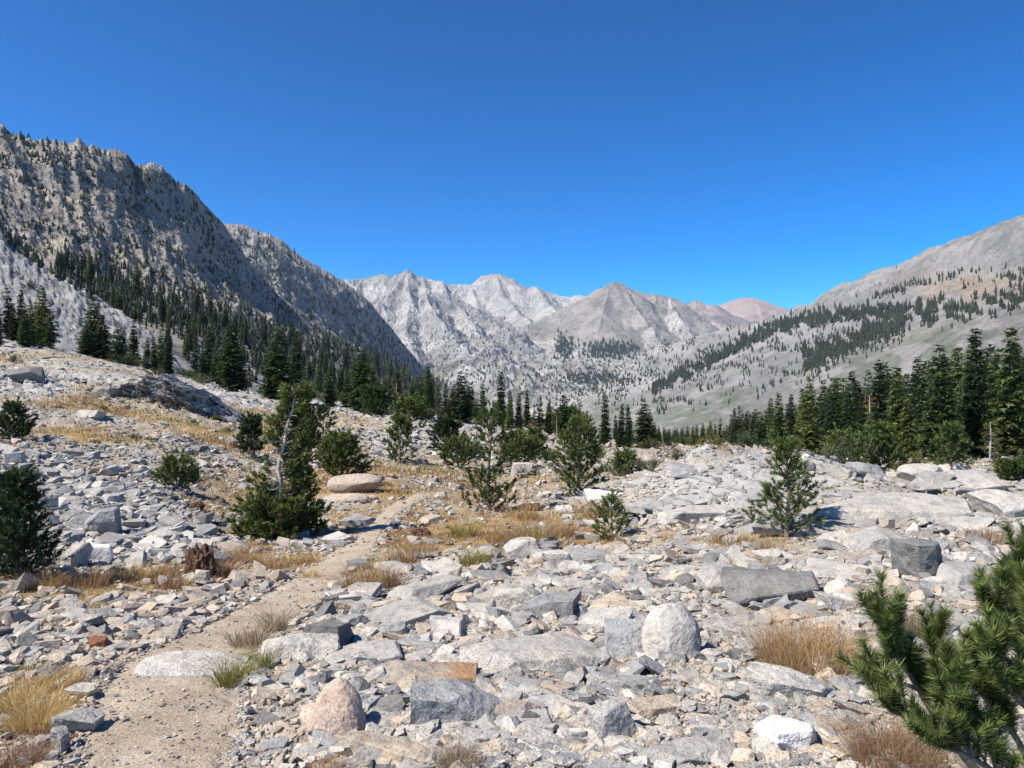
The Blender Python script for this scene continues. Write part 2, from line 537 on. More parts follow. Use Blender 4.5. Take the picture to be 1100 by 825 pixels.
# column-wise first visible distance, tabulated for speed
_cm = np.minimum.accumulate(GROUND.py[:, :560], axis=1)
def hit_np(px, py):
    px, py = np.asarray(px, float), np.asarray(py, float)
    c = np.clip(np.round((px - gpx[0]) / 3.0), 0, len(gpx) - 1).astype(int)
    out = np.full(px.shape, np.nan)
    for ci in np.unique(c):
        k = np.nonzero(c == ci)[0]
        j = np.searchsorted(-_cm[ci], -py[k])
        ok = j < _cm.shape[1]
        out[k[ok]] = gd[np.minimum(j[ok], len(gd) - 1)]
    if out.size > 1:                          # between the rows of the grid
        out = out * np.exp(rng.uniform(-0.5, 0.5, out.shape) * math.log(gd[1] / gd[0]))
    return out

def dist_at(px, py):
    return float(hit_np(np.array([px]), np.array([py]))[0])

structure("ground", mesh_np("ground", GROUND.verts(), GROUND.faces(), mat=M_GROUND, smooth_shade=True,
                            extra={"grass": grass, "bed": bed, "dust": dust}))

# ---- the trail: a strip over the ground whose edges sink into it
def make_path():
    ys = np.linspace(845, 531, 260)
    l, r = np.interp(ys, TR[:, 0], TR[:, 1]), np.interp(ys, TR[:, 0], TR[:, 2])
    n = 26
    V = []
    for y, a, b in zip(ys, l, r):
        d = GROUND.hit((a + b) / 2, y)
        e = np.linspace(-1.35, 1.35, n) * np.interp(y, [540, 600, 640], [.72, .8, 1.0])
        px = (a + b) / 2 + e * (b - a) / 2
        z = ground_np(px, np.full(n, d))
        X = (px - CX) / F * d
        edge = np.abs(e) / np.interp(y, [540, 600, 640], [.72, .8, 1.0]) + 0.45 * fbm(X / 0.3, np.full(n, d) / 0.3, 4.0, 5)
        z = z + 0.016 - 0.07 * smooth(0.75, 1.3, edge) + 0.006 * fbm(X / 0.1, np.full(n, d) / 0.1, 1.0, 3)
        V.append(np.stack([X, np.full(n, d), z], -1))
    V = np.array(V)
    i = np.arange(V.shape[0] * n).reshape(V.shape[0], n)
    f = np.stack([i[:-1, :-1], i[:-1, 1:], i[1:, 1:], i[1:, :-1]], -1).reshape(-1, 4)
    structure("path", mesh_np("path", V.reshape(-1, 3), f, mat=M_PATH, smooth_shade=True))
make_path()

# ---- mountains
def mix_c(a, b, f):
    return np.asarray(a) * (1 - f[..., None]) + np.asarray(b) * f[..., None]

def left_mountain():
    sky_ = [(-420, 40, 520), (-100, 118, 700), (0, 138, 800), (30, 149, 820), (60, 150, 840), (90, 155, 880), (112, 160, 910), (135, 166, 950), (146, 180, 980),
            (158, 172, 1000), (175, 182, 1050), (188, 196, 1090), (198, 197, 1110), (215, 215, 1180), (240, 243, 1300), (268, 283, 1400), (300, 318, 1520),
            (340, 347, 1700), (380, 372, 1850), (430, 398, 2050), (490, 428, 2300)]
    mid = [(-420, 140, 430), (0, 205, 600), (110, 225, 720), (200, 262, 880), (300, 336, 1250), (400, 388, 1650), (490, 434, 2000)]
    cliff = [(-420, 230, 330), (0, 270, 430), (80, 277, 480), (120, 290, 520), (170, 305, 570), (215, 320, 640), (260, 338, 740), (330, 368, 950), (400, 402, 1250), (490, 440, 1600)]
    low = [(-420, 330, 200), (0, 320, 260), (100, 328, 290), (200, 358, 310), (300, 392, 380), (400, 422, 520), (490, 448, 700)]
    bot = [(-420, 400, 140), (0, 385, 165), (100, 400, 170), (200, 420, 175), (300, 445, 190), (400, 460, 220), (490, 475, 260)]
    back = [(c, y + 60, d * 1.35) for c, y, d in sky_]
    def disp(X, Y, Z, t, px, py):
        k = smooth(1.3, 2.2, t) * (1 - 0.75 * smooth(4.0, 4.3, t)) * (0.35 + 0.65 * (1 - smooth(3.4, 4.0, t)))
        g = ridged((px + 26 * t) / 46.0, t * 0.8, 2.0, 4) * 9 * k
        c = ridged(X / 55, Y / 55, Z / 75, 7) * 8 * k * (0.55 + 0.7 * smooth(3.0, 4.0, t))
        lo = fbm(X / 30, Y / 30, 0, 5) * 2.2 * (1 - k)
        jag = (ridged(px / 24.0, 0.3 + 0 * t, 1.0, 6, 0.7) * 7 + fbm(px / 5.0, 0 * t, 5.0, 4) * 3.5) * smooth(3.6, 4, t)
        fine = ridged(X / 12, Y / 12, Z / 16, 4) * 2.4 * k + fbm(X / 4, Y / 4, Z / 4, 3) * 0.8 * k
        return (g + c) * 0.9 + lo + jag + fine
    s, t, py = rows_sheet(-420, 490, 640, 460, [bot, low, cliff, mid, sky_, back], disp)
    f = fbm(s.px[:, None] / 60, t * 3.0, 1.0, 4)
    col = mix_c((0.42, 0.395, 0.36), (0.53, 0.475, 0.405), smooth(-0.1, 0.5, f + 0.5 * np.exp(-((t - 2.1) / 0.25) ** 2)))
    col = mix_c(col, (0.50, 0.49, 0.47), smooth(1.1, 0.3, t))
    crest = smooth(3.75, 4.0, t) * smooth(-0.1, 0.4, fbm(s.px[:, None] / 9, t * 9, 3, 3))
    col = mix_c(col, (0.37, 0.29, 0.24), crest * 0.7)
    structure("mountain_slope", mesh_np("mountain_slope", s.verts(), s.faces(), col.reshape(-1, 3), mountain_mat("left_rock", 0.12, (1, 1, 1.0), 1.15, .6), True))
    return s

def near_hill():
    top = [(-420, 80, 330), (-50, 212, 250), (0, 236, 235), (15, 262, 228), (45, 285, 222), (70, 297, 218), (100, 316, 212), (130, 336, 205), (168, 360, 200), (200, 400, 195), (240, 430, 190)]
    m = [(-420, 260, 220), (-50, 300, 180), (0, 312, 178), (60, 335, 174), (120, 362, 172), (180, 390, 168), (240, 430, 165)]
    b = [(-420, 390, 140), (0, 392, 142), (100, 405, 142), (240, 445, 140)]
    back = [(c, y + 80, d * 1.4) for c, y, d in top]
    def disp(X, Y, Z, t, px, py):
        k = smooth(0.4, 0.9, t)
        return k * (ridged(X / 9, Y / 9, Z / 16, 7) * 1.1 * (0.4 + 0.6 * (1 - smooth(1.6, 2.0, t)) + 0.5 * smooth(40, -40, px)) + fbm(px / 6, t * 8, 0, 3) * 0.7)
    s, t, py = rows_sheet(-420, 240, 420, 260, [b, m, top, back], disp)
    f = fbm(s.px[:, None] / 30, t * 5, 2, 4)
    col = mix_c((0.40, 0.40, 0.40), (0.52, 0.51, 0.49), smooth(-0.3, 0.4, f))
    ridge_shade = smooth(1.5, 1.95, t + 0.5 * f) * smooth(70, 0, s.px[:, None])  # shadow along the left end of the ridge, painted into the tint
    col = mix_c(col, (0.16, 0.16, 0.17), ridge_shade * 0.8)
    structure("talus_hill", mesh_np("talus_hill", s.verts(), s.faces(), col.reshape(-1, 3), mountain_mat("talus_rock", 0.55, (1, 1, 1), 0.9), True))
    return s

def second_ridge():
    top = [(150, 225, 1900), (225, 240, 2000), (243, 241, 2050), (262, 243, 2100), (283, 250, 2140), (302, 259, 2180), (312, 268, 2200), (330, 280, 2230), (348, 290, 2270),
           (366, 300, 2310), (385, 314, 2360), (400, 329, 2400), (418, 350, 2470), (440, 378, 2560), (462, 402, 2650), (500, 428, 2800)]
    m = [(150, 290, 1650), (300, 325, 1850), (400, 385, 2150), (500, 440, 2500)]
    b = [(150, 380, 1350), (300, 400, 1450), (400, 440, 1700), (500, 460, 2000)]
    back = [(c, y + 50, d * 1.3) for c, y, d in top]
    def disp(X, Y, Z, t, px, py):
        k = 0.35 + 0.65 * (1 - smooth(1.5, 2, t))
        return (ridged((px + 22 * t) / 34.0, t * 0.8, 5, 4) * 12 + ridged(X / 70, Y / 70, Z / 90, 7) * 11) * k + ridged(px / 10.0, 0 * t, 3, 3) * 6 * smooth(1.7, 2, t)
    s, t, py = rows_sheet(150, 500, 440, 320, [b, m, top, back], disp)
    f = fbm(s.px[:, None] / 25, t * 6, 4, 4)
    col = mix_c((0.43, 0.41, 0.39), (0.54, 0.50, 0.45), smooth(-0.2, 0.5, f))
    col = mix_c(col, (0.46, 0.37, 0.30), 0.6 * smooth(1.8, 2.0, t))
    structure("mountain_ridge", mesh_np("mountain_ridge", s.verts(), s.faces(), col.reshape(-1, 3), mountain_mat("ridge_rock", 0.07, (1, 1, 0.6), 1.0), True))
    return s

def far_peak(name, px0, px1, rows, c0, c1, amp_, lam_, k, streak=(1, 1, .5), top_c=None, res=(420, 300), contrast=1.15, lean=14.0):
    back = [(c, y + 45, d * 1.25) for c, y, d in rows[-1]]
    nr = len(rows) - 1
    def disp(X, Y, Z, t, px, py):
        kk = 0.75 * (0.12 + 0.88 * (1 - smooth(nr - 0.6, nr, t)))
        return (ridged(X / lam_, Y / lam_, Z / lam_ / 1.3, 7) * amp_ * 0.5 + ridged((px + lean * t + 5 * fbm(px / 30.0, t, 3, 3)) / 26.0, t * 0.8, 6, 5) * amp_ * 0.55) * kk + ridged(px / 9.0, 0 * t, 2, 3) * amp_ * 0.18 * smooth(nr - 0.3, nr, t)
    s, t, py = rows_sheet(px0, px1, res[0], res[1], rows + [back], disp)
    f = fbm(s.px[:, None] / 20, t * 7, 8, 5)
    col = mix_c(c0, c1, smooth(-0.3, 0.4, f))
    if top_c is not None:
        col = mix_c(col, top_c, smooth(nr - 0.75, nr - 0.2, t + 0.3 * f))
    structure(name, mesh_np(name, s.verts(), s.faces(), col.reshape(-1, 3), mountain_mat(name + "_rock", k, streak, contrast), True))
    return s

LM = left_mountain()
NH = near_hill()
LR = second_ridge()
def far_range():
    """the peaks at the head of the valley: crests and spurs, with slopes falling away from each"""
    px = np.linspace(325, 835, 640)
    d = np.exp(np.linspace(math.log(3250), math.log(10200), 460))
    D = np.broadcast_to(d[None], (640, 460)).copy()
    PX = np.broadcast_to(px[:, None], D.shape)
    X = (PX - CX) / F * D
    w1 = 150 * fbm(X / 700, D / 700, 3, 4)
    w2 = 150 * fbm(X / 700, D / 700, 13, 4)
    XW, YW = X + w1, D + w2
    RID = [  # slope, colour index, crest line
        (.80, 0, [(325, 308, 5500), (345, 302, 5500), (372, 302, 5500), (388, 300, 5600), (405, 297, 5600), (420, 297, 5600), (430, 292, 5600), (437, 289, 5600), (446, 295, 5600), (460, 298, 5600), (474, 303, 5500)]),
        (.80, 0, [(474, 303, 5500), (488, 318, 5400), (505, 334, 5300), (530, 349, 5200), (560, 364, 5100), (590, 380, 4950), (620, 402, 4700), (655, 424, 4400)]),
        (.85, 0, [(437, 289, 5600), (424, 306, 5350), (408, 325, 5080), (394, 346, 4800), (388, 370, 4500)]),
        (.85, 0, [(455, 297, 5600), (458, 318, 5250), (468, 338, 4950), (486, 358, 4700), (505, 380, 4450), (515, 400, 4200)]),
        (.85, 0, [(437, 289, 5600), (440, 322, 5150), (436, 350, 4800), (446, 378, 4450), (455, 398, 4150)]),
        (.9, 0, [(488, 318, 5400), (512, 352, 4980), (532, 372, 4700), (548, 388, 4450)]),
        (.9, 0, [(388, 300, 5600), (378, 325, 5200), (370, 350, 4900), (372, 375, 4600)]),
        (.55, 0, [(500, 378, 4200), (520, 371, 4200), (540, 380, 4150), (556, 392, 4100)]),
        (.6, 0, [(470, 402, 3900), (510, 405, 3850), (560, 410, 3850), (600, 416, 3900)]),
        (.7, 1, [(440, 310, 8500), (470, 303, 8700), (490, 306, 8800), (505, 304, 8800), (518, 297, 8900), (528, 293, 8900), (537, 292, 8900), (548, 298, 8900), (558, 306, 8800), (566, 309, 8800), (573, 305, 8800),
                 (582, 311, 8800), (592, 315, 8800), (606, 318, 8800), (632, 318, 8800), (660, 324, 8800), (720, 340, 8800)]),
        (.65, 1, [(533, 292, 8900), (540, 318, 8300), (556, 334, 7800), (572, 348, 7300)]),
        (.65, 1, [(505, 304, 8800), (512, 325, 8200), (520, 340, 7700)]),
        (.65, 1, [(573, 305, 8800), (590, 328, 8100), (602, 340, 7600)]),
        (.22, 1, [(520, 345, 7300), (560, 350, 7000), (600, 350, 7200), (640, 352, 7400)]),
        (.74, 2, [(535, 366, 5950), (555, 354, 6150), (575, 344, 6300), (600, 333, 6400), (625, 321, 6500), (640, 312, 6500), (652, 306, 6500), (661, 303, 6500), (669, 304, 6500), (680, 311, 6500), (700, 316, 6500), (714, 318, 6500),
                  (728, 321, 6500), (738, 329, 6500), (752, 341, 6450), (770, 352, 6400), (800, 372, 6300), (830, 390, 6200)]),
        (.78, 2, [(668, 304, 6500), (680, 325, 6180), (694, 346, 5880), (710, 366, 5550), (730, 388, 5200)]),
        (.74, 2, [(655, 306, 6500), (648, 335, 6000), (640, 362, 5650), (628, 385, 5250)]),
        (.8, 3, [(718, 318, 6500), (728, 340, 6150), (744, 360, 5850), (765, 378, 5500)]),
        (.8, 3, [(700, 352, 5750), (712, 375, 5350), (722, 398, 4950)]),
        (.5, 3, [(590, 392, 4700), (640, 404, 4600), (690, 408, 4500)]),
    ]
    Z = np.full(D.shape, -1e9)
    K = np.zeros(D.shape, int)
    for sl_, ci, pts in RID:
        P = np.array([[(a - CX) / F * c, c, CAMZ + (CY - b) / F * c] for a, b, c in pts])
        for a, b in zip(P[:-1], P[1:]):
            ab = b[:2] - a[:2]
            L2 = float(ab @ ab) + 1e-9
            for xx, yy in ((XW, YW),):
                t = np.clip(((xx - a[0]) * ab[0] + (yy - a[1]) * ab[1]) / L2, 0, 1)
                dist = np.hypot(xx - a[0] - t * ab[0], yy - a[1] - t * ab[1])
                # the crest itself stays where it is: the warp fades out near it
                t0 = np.clip(((X - a[0]) * ab[0] + (D - a[1]) * ab[1]) / L2, 0, 1)
                d0 = np.hypot(X - a[0] - t0 * ab[0], D - a[1] - t0 * ab[1])
                k = smooth(30, 420, d0)
                dd = d0 * (1 - k) + dist * k
                z = a[2] + (b[2] - a[2]) * t0 - sl_ * dd * (1 - 0.18 * smooth(300, 1200, dd))
            m = z > Z
            Z = np.where(m, z, Z)
            K = np.where(m, ci, K)
    floor = -170 + 0.05 * (D - 4000)
    Z = np.maximum(Z, floor + 25 * fbm(X / 300, D / 300, 2, 4))
    n1 = ridged(XW / 330, YW / 330, Z / 420, 7, 0.6)
    n2 = ridged(X / 90, D / 90, Z / 60, 5, 0.6)
    amp_k = np.array([46, 34, 20, 40])[K]
    Z = Z + (n1 - 0.15) * amp_k + n2 * amp_k * 0.30
    s = Sheet(px, D, Z)
    f = fbm(X / 260, D / 260, Z / 200, 5)
    A = np.array([(0.47, 0.46, 0.445), (0.55, 0.525, 0.49), (0.40, 0.375, 0.345), (0.50, 0.48, 0.45)])
    Bc = np.array([(0.66, 0.64, 0.61), (0.66, 0.63, 0.59), (0.50, 0.465, 0.43), (0.66, 0.63, 0.59)])
    fk = smooth(-0.3, 0.4, f)[..., None]
    col = A[K] * (1 - fk) + Bc[K] * fk
    hi = smooth(560, 850, Z) * smooth(-.3, .2, f) * (K == 2) + smooth(1080, 1300, Z) * (K == 1)
    col = mix_c(col, (0.48, 0.39, 0.33), np.clip(hi, 0, 1) * .75)
    green = smooth(0.05, 0.4, fbm(X / 160, D / 160, 7, 4)) * smooth(260, 20, Z)
    col = mix_c(col, (0.20, 0.22, 0.15), green * .6)
    structure("mountain_massif", mesh_np("mountain_massif", s.verts(), s.faces(), col.reshape(-1, 3), mountain_mat("massif_rock", 0.018, (1, 1, .7), 1.0, .7), True))
    return s

FM1 = far_range()
FM4 = far_peak("dark_peak", 690, 820, [
    [(690, 390, 7600), (820, 390, 7600)],
    [(690, 340, 9400), (722, 331, 9500), (735, 327, 9500), (747, 322, 9500), (758, 327, 9500), (772, 329, 9500), (785, 337, 9400), (820, 350, 9300)]],
    (0.44, 0.38, 0.36), (0.62, 0.51, 0.44), 90, 480, 0.012, res=(160, 110))
FM5 = far_peak("pink_peak", 740, 900, [
    [(740, 385, 9500), (900, 385, 9500)],
    [(740, 334, 12000), (765, 331, 12000), (782, 325, 12000), (796, 320, 12000), (808, 320, 12000), (820, 323, 12000), (832, 328, 12000), (850, 334, 12000), (900, 345, 12000)]],
    (0.66, 0.49, 0.42), (0.72, 0.59, 0.52), 60, 600, 0.010, res=(200, 120), contrast=0.6)

def right_mountain():
    top = [(580, 440, 4200), (640, 424, 3800), (665, 404, 3650), (690, 386, 3550), (720, 371, 3450), (750, 361, 3350), (790, 351, 3200), (820, 345, 3050), (848, 334, 2900),
           (858, 328, 2850), (868, 328, 2800), (884, 316, 2700), (905, 304, 2600), (918, 303, 2550), (940, 292, 2450), (965, 285, 2350), (1000, 268, 2150), (1030, 258, 2000), (1060, 245, 1880), (1100, 232, 1720), (1250, 180, 1350), (1550, 70, 950)]
    m2 = [(580, 452, 3600), (660, 430, 3100), (750, 392, 2800), (850, 360, 2400), (950, 332, 2000), (1100, 290, 1400), (1250, 255, 1080), (1550, 200, 760)]
    m1 = [(580, 460, 2900), (660, 446, 2500), (750, 418, 2200), (850, 396, 1750), (950, 372, 1400), (1100, 335, 950), (1250, 315, 760), (1550, 290, 520)]
    b = [(580, 500, 1500), (700, 505, 1200), (850, 510, 800), (1000, 515, 520), (1100, 520, 420), (1550, 510, 260)]
    back = [(c, y + 50, d * 1.3) for c, y, d in top]
    def disp(X, Y, Z, t, px, py):
        k = (0.25 + 0.75 * smooth(1.4, 2.2, t)) * (0.3 + 0.7 * (1 - smooth(2.5, 3, t)))
        return ridged((px - 40 * t) / 60.0, t * 0.8, 11, 5) * 16 * k + ridged(X / 90, Y / 90, Z / 90, 7, .62) * 14 * k + ridged(X / 22, Y / 22, Z / 22, 4) * 3.5 * (.4 + k) + ridged(px / 14.0, 0 * t, 4, 3) * 5 * smooth(2.7, 3, t) + fbm(X / 20, Y / 20, 1, 4) * 1.5
    s, t, py = rows_sheet(580, 1550, 640, 400, [b, m1, m2, top, back], disp)
    f = fbm(s.px[:, None] / 45, t * 4, 5, 5)
    col = mix_c((0.325, 0.318, 0.31), (0.43, 0.415, 0.395), smooth(-0.3, 0.4, f))
    pale = smooth(2.3, 2.8, t) * smooth(0.0, 0.35, fbm(s.px[:, None] / 55, t * 2, 9, 4))
    col = mix_c(col, (0.50, 0.47, 0.43), pale * 0.8)
    ochre = np.exp(-(((s.px[:, None] - 1040) / 60) ** 2 + ((py - 308) / 12) ** 2))
    col = mix_c(col, (0.48, 0.36, 0.25), ochre * 0.7)
    green = smooth(0.0, 0.3, fbm(s.px[:, None] / 40, t * 8, 2, 5)) * smooth(1.5, 0.7, t)
    green = np.maximum(green, smooth(-.25, .15, fbm(s.px[:, None] / 30, py / 7, 21, 5)) * smooth(424, 440, py - 0.02 * (s.px[:, None] - 640)))
    col = mix_c(col, (0.12, 0.165, 0.085), green * 0.5)
    structure("mountainside", mesh_np("mountainside", s.verts(), s.faces(), col.reshape(-1, 3), mountain_mat("right_rock", 0.07, (1, 1, 0.7), 0.8), True))
    return s
RM = right_mountain()


# ------------------------------------------------------------------ rocks
ROCK_TINTS = {
    "pale grey": (0.455, 0.43, 0.39), "mid grey": (0.355, 0.34, 0.315), "blue grey": (0.30, 0.30, 0.295), "tan": (0.46, 0.385, 0.30),
    "pinkish": (0.50, 0.385, 0.31), "dark grey": (0.19, 0.187, 0.18), "chalky white": (0.70, 0.69, 0.66), "rust red": (0.23, 0.10, 0.055),
    "beige": (0.47, 0.395, 0.32), "brown grey": (0.36, 0.31, 0.26)}

def hull_rock(r, dims, cuts=9, roundness=0.0, taper=0.0):
    """a fractured block: a box trimmed by random planes"""
    bm = bmesh.new()
    if roundness > 0.5:
        bmesh.ops.create_icosphere(bm, subdivisions=3, radius=0.60)
        for v in bm.verts:
            v.co = Vector([math.copysign((abs(c_) / .6) ** (0.72 if taper == 0 and roundness < 2 else 0.92) * .5, c_) for c_ in v.co])
    else:
        bmesh.ops.create_cube(bm, size=1.0)
        sk = [r.uniform(-.22, .22) for _ in range(6)]
        for v in bm.verts:                       # shear and taper so that no two faces stay parallel
            x, y, z = v.co
            v.co.x += sk[0] * z + sk[1] * y
            v.co.y += sk[2] * z + sk[3] * x
            v.co.z += 0.6 * (sk[4] * x + sk[5] * y)
    for _ in range(cuts):
        n = Vector((r.gauss(0, 1), r.gauss(0, 1), r.gauss(0, 0.75))).normalized()
        dd = r.uniform(0.38, 0.56) if roundness < 2 else r.uniform(0.40, 0.47)
        g = bm.verts[:] + bm.edges[:] + bm.faces[:]
        res = bmesh.ops.bisect_plane(bm, geom=g, plane_co=n * dd, plane_no=n, clear_outer=True, dist=1e-5)
        ed = [e for e in res["geom_cut"] if isinstance(e, bmesh.types.BMEdge)]
        if len(ed) > 2:
            bmesh.ops.contextual_create(bm, geom=ed)
    bmesh.ops.remove_doubles(bm, verts=bm.verts, dist=0.012)
    for v in bm.verts:
        k = 1 - taper * (v.co.z + 0.5)
        v.co.x *= k; v.co.y *= k
    for v in bm.verts:
        v.co.x *= dims[0]; v.co.y *= dims[1]; v.co.z *= dims[2]
    bmesh.ops.recalc_face_normals(bm, faces=bm.faces)
    return bm

def rock_mesh(name, seed, dims, tint, cuts=9, roundness=0.0, detail=1, stain=None, taper=0.0):
    r = random.Random(seed)
    bm = hull_rock(r, dims, cuts, roundness, taper)
    off = min(dims) * (0.05 if roundness < 0.5 else 0.03)
    if detail:
        bmesh.ops.bevel(bm, geom=bm.edges[:], offset=off, segments=1, affect='EDGES', clamp_overlap=True)
        bmesh.ops.triangulate(bm, faces=bm.faces[:])
        for _ in range(detail):
            lim = max(dims) * (0.13 if detail == 1 else 0.075)
            le = [e for e in bm.edges if e.calc_length() > lim]
            if le:
                bmesh.ops.subdivide_edges(bm, edges=le, cuts=1 if detail < 3 else 2, use_grid_fill=False)
                bmesh.ops.triangulate(bm, faces=bm.faces[:])
        bm.normal_update()
        co = np.array([v.co[:] for v in bm.verts])
        no = np.array([v.normal[:] for v in bm.verts])
        s = max(dims)
        k = co / s * 2.6 + seed % 97
        dz = (0.7 if roundness > .5 else 1.0) * (fbm(k[:, 0], k[:, 1], k[:, 2], 4) * 0.028 + ridged(k[:, 0] * 1.7, k[:, 1] * 1.7, k[:, 2] * 1.7, 3) * 0.012) * min(s, 4 * min(dims))
        for v, q in zip(bm.verts, co + no * dz[:, None]):
            v.co = q
    me = bpy.data.meshes.new(name)
    bm.to_mesh(me)
    bm.free()
    t = np.tile(np.array(tint), (len(me.vertices), 1))
    if stain:
        co = np.empty(len(me.vertices) * 3, np.float32)
        me.vertices.foreach_get("co", co)
        co = co.reshape(-1, 3)
        f = smooth(0.15, 0.3, co[:, 0] / dims[0] + 0.15 * fbm(co[:, 0] * 9, co[:, 1] * 9, 0, 3)) * smooth(0.62, 0.45, co[:, 0] / dims[0])
        t = mix_c(t, stain, f)
    set_tint(me, t)
    me.materials.append(M_ROCK)
    return me

BLOCKED = []          # (column, row, half width, half height) of things that small stones keep clear of

def rock(px, py, wpx, hpx, color, label, name="rock", seed=None, depth=0.8, cuts=9, roundness=0.0, detail=2, yaw=None, roll=0.0, tilt=6.0, group=None, stain=None, jitter=0.06, sink=0.16, dist=None, taper=0.0):
    """a rock whose foot on the ground shows at (column, row), with the width and height it has there"""
    seed = seed if seed is not None else int(px * 31 + py * 17)
    r = random.Random(seed)
    d0 = dist or dist_at(px, py)
    if d0 != d0:
        return None
    wd = wpx * d0 / F
    ln = wd * depth
    al = math.atan2(CAMZ - ground_np(np.array([px]), np.array([d0]))[0], d0)
    h = (hpx * d0 / F - ln * math.sin(al)) / math.cos(al)
    if h < 0.13 * wd:
        h = 0.13 * wd
        ln = max((hpx * d0 / F - h) / max(math.sin(al), 0.02), wd * 0.25)
        ln = min(ln, wd * 2.2)
    d = d0 + ln * 0.42
    p = GROUND.at(px, d)
    tint = np.array(ROCK_TINTS[color]) * (1 + np.array([r.gauss(0, jitter)] * 3))
    me = rock_mesh(name, seed, (wd * 1.08, ln * 1.08, h * 1.18), tint, cuts, roundness, detail, stain, taper)
    o = obj(name, me, None, p + Vector((0, 0, h * (0.5 - sink))), label=label, category="rock" if name == "rock" else name.replace("_", " "))
    # lie along the slope of the ground
    a, b = GROUND.at(px, d + ln * .5), GROUND.at(px, max(d - ln * .5, 1.3))
    pit = math.atan2(a.z - b.z, a.y - b.y)
    o.rotation_euler = (pit * 0.9 + R(tilt) + R(r.gauss(0, 3)), R(roll) + R(r.gauss(0, 4)), R(yaw if yaw is not None else r.uniform(-22, 22)))
    if group:
        o["group"] = group
    BLOCKED.append((px, py - hpx * 0.5, wpx * 0.5, hpx * 0.5))
    return o

# one added dark block by the foreground pine, and the rocks one can point to in the photograph
rock(721, 712, 62, 78, "pale grey", "large upright egg shaped speckled granite boulder in the middle of the rubble", "boulder", roundness=2, cuts=3, depth=.6, detail=3, tilt=-16, yaw=4, sink=.24)
rock(362, 796, 78, 84, "pinkish", "pinkish triangular granite boulder beside the trail", "boulder", cuts=3, depth=.75, detail=3, seed=33, yaw=8, roundness=2, taper=.55, tilt=-22, sink=.22)
rock(352, 800, 66, 26, "beige", "pale block lying at the foot of the pinkish triangular boulder", cuts=6, depth=.4, dist=3.72)
rock(568, 722, 150, 62, "pale grey", "widest flat pale slab in the centre of the rubble", "slab", cuts=6, detail=3, seed=5, sink=.3)
rock(206, 729, 108, 40, "pale grey", "smooth pale slab half buried in the trail", "slab", roundness=1, cuts=2, detail=3, sink=.34, yaw=12)
rock(455, 742, 112, 30, "brown grey", "long brownish slab with an orange rust stain", "slab", cuts=7, detail=3, depth=.45, stain=(0.33, 0.20, 0.115), yaw=6, seed=11)
rock(850, 752, 80, 38, "pale grey", "white speckled wedge of granite below the big dry grass tuft", cuts=6, detail=3, depth=.5, seed=8)
rock(846, 812, 58, 48, "chalky white", "bright chalky white flat stone", cuts=10, detail=3, depth=.9, seed=14)
rock(671, 712, 44, 50, "blue grey", "blue grey pointed slab leaning beside the egg shaped boulder", cuts=7, detail=3, depth=.5, tilt=-18)
rock(738, 824, 102, 30, "mid grey", "long grey slab at the bottom of the rubble", "slab", cuts=6, detail=3, depth=.4)
rock(706, 772, 66, 24, "tan", "flat tan stone with an ochre face", cuts=6, detail=2, depth=.5)
rock(655, 796, 46, 46, "mid grey", "squarish grey block with a shaded front", cuts=6, detail=3, depth=.7)
rock(492, 782, 92, 56, "blue grey", "blue grey wedge with a sloping top below the stained slab", cuts=7, detail=3, depth=.6, roll=10)
rock(420, 818, 112, 28, "beige", "long low beige slab near the pinkish boulder", "slab", cuts=6, detail=3, depth=.4)
rock(832, 654, 92, 46, "dark grey", "dark grey slab boulder with a deep shadow under its front", "boulder", cuts=7, detail=3, depth=.7, seed=21, tilt=-8)
rock(108, 700, 22, 20, "rust red", "small rust red stone by the trail", cuts=8, detail=2)
rock(12, 676, 34, 28, "brown grey", "brown block with a dark front at the edge of the rubble by the trail", cuts=6, detail=2)
rock(97, 607, 42, 26, "chalky white", "bright white block at the foot of the talus", cuts=7, detail=2, depth=.7)
rock(72, 611, 36, 32, "pale grey", "pale slab leaning on the talus beside the bright white block", cuts=7, detail=2)
rock(110, 577, 32, 34, "blue grey", "smooth faced grey block standing out of the talus", cuts=6, detail=2)
rock(217, 628, 15, 18, "pale grey", "small upright pale stone in front of the rotten stump", cuts=6, detail=2)
rock(178, 690, 30, 16, "brown grey", "low brown stone with a dark front on the trail edge", cuts=7, detail=2)
rock(205, 682, 24, 11, "brown grey", "second low brown stone behind the first on the trail edge", cuts=7, detail=2)
rock(82, 792, 44, 36, "mid grey", "grey wedge with a shaded face jutting into the trail", cuts=6, detail=3, roll=12)
rock(90, 752, 30, 20, "mid grey", "speckled grey block between the straw grass and the trail", cuts=5, detail=2)
rock(46, 806, 20, 18, "mid grey", "small grey stone under the straw grass", cuts=7, detail=2)
rock(66, 812, 18, 30, "mid grey", "narrow grey stone below the wedge beside the trail", cuts=7, detail=2)
rock(322, 714, 82, 44, "pale grey", "large pale slab with a dark broken end beside the trail", "slab", cuts=7, detail=3, seed=71, roll=-10)
rock(352, 700, 46, 40, "dark grey", "dark jagged block against the broken end of the pale slab", cuts=8, detail=3)
rock(481, 684, 36, 26, "pale grey", "small pale block propped on the slabs", cuts=6, detail=2)
rock(592, 664, 52, 32, "blue grey", "blue grey flat slab above the widest slab", cuts=6, detail=3)
rock(556, 656, 46, 34, "pale grey", "pale plate tilted against the blue grey slab", cuts=6, detail=3)
rock(425, 674, 90, 32, "mid grey", "broad grey plate left of the small pale block", "slab", cuts=6, detail=3)
rock(392, 716, 74, 30, "mid grey", "grey plate behind the stained slab", cuts=6, detail=3)
rock(962, 650, 34, 30, "tan", "tan cornered block at the edge of the deep shadow", cuts=6, detail=3)
rock(601, 612, 26, 24, "pale grey", "pale cornered block among the dry grass", cuts=6, detail=2)
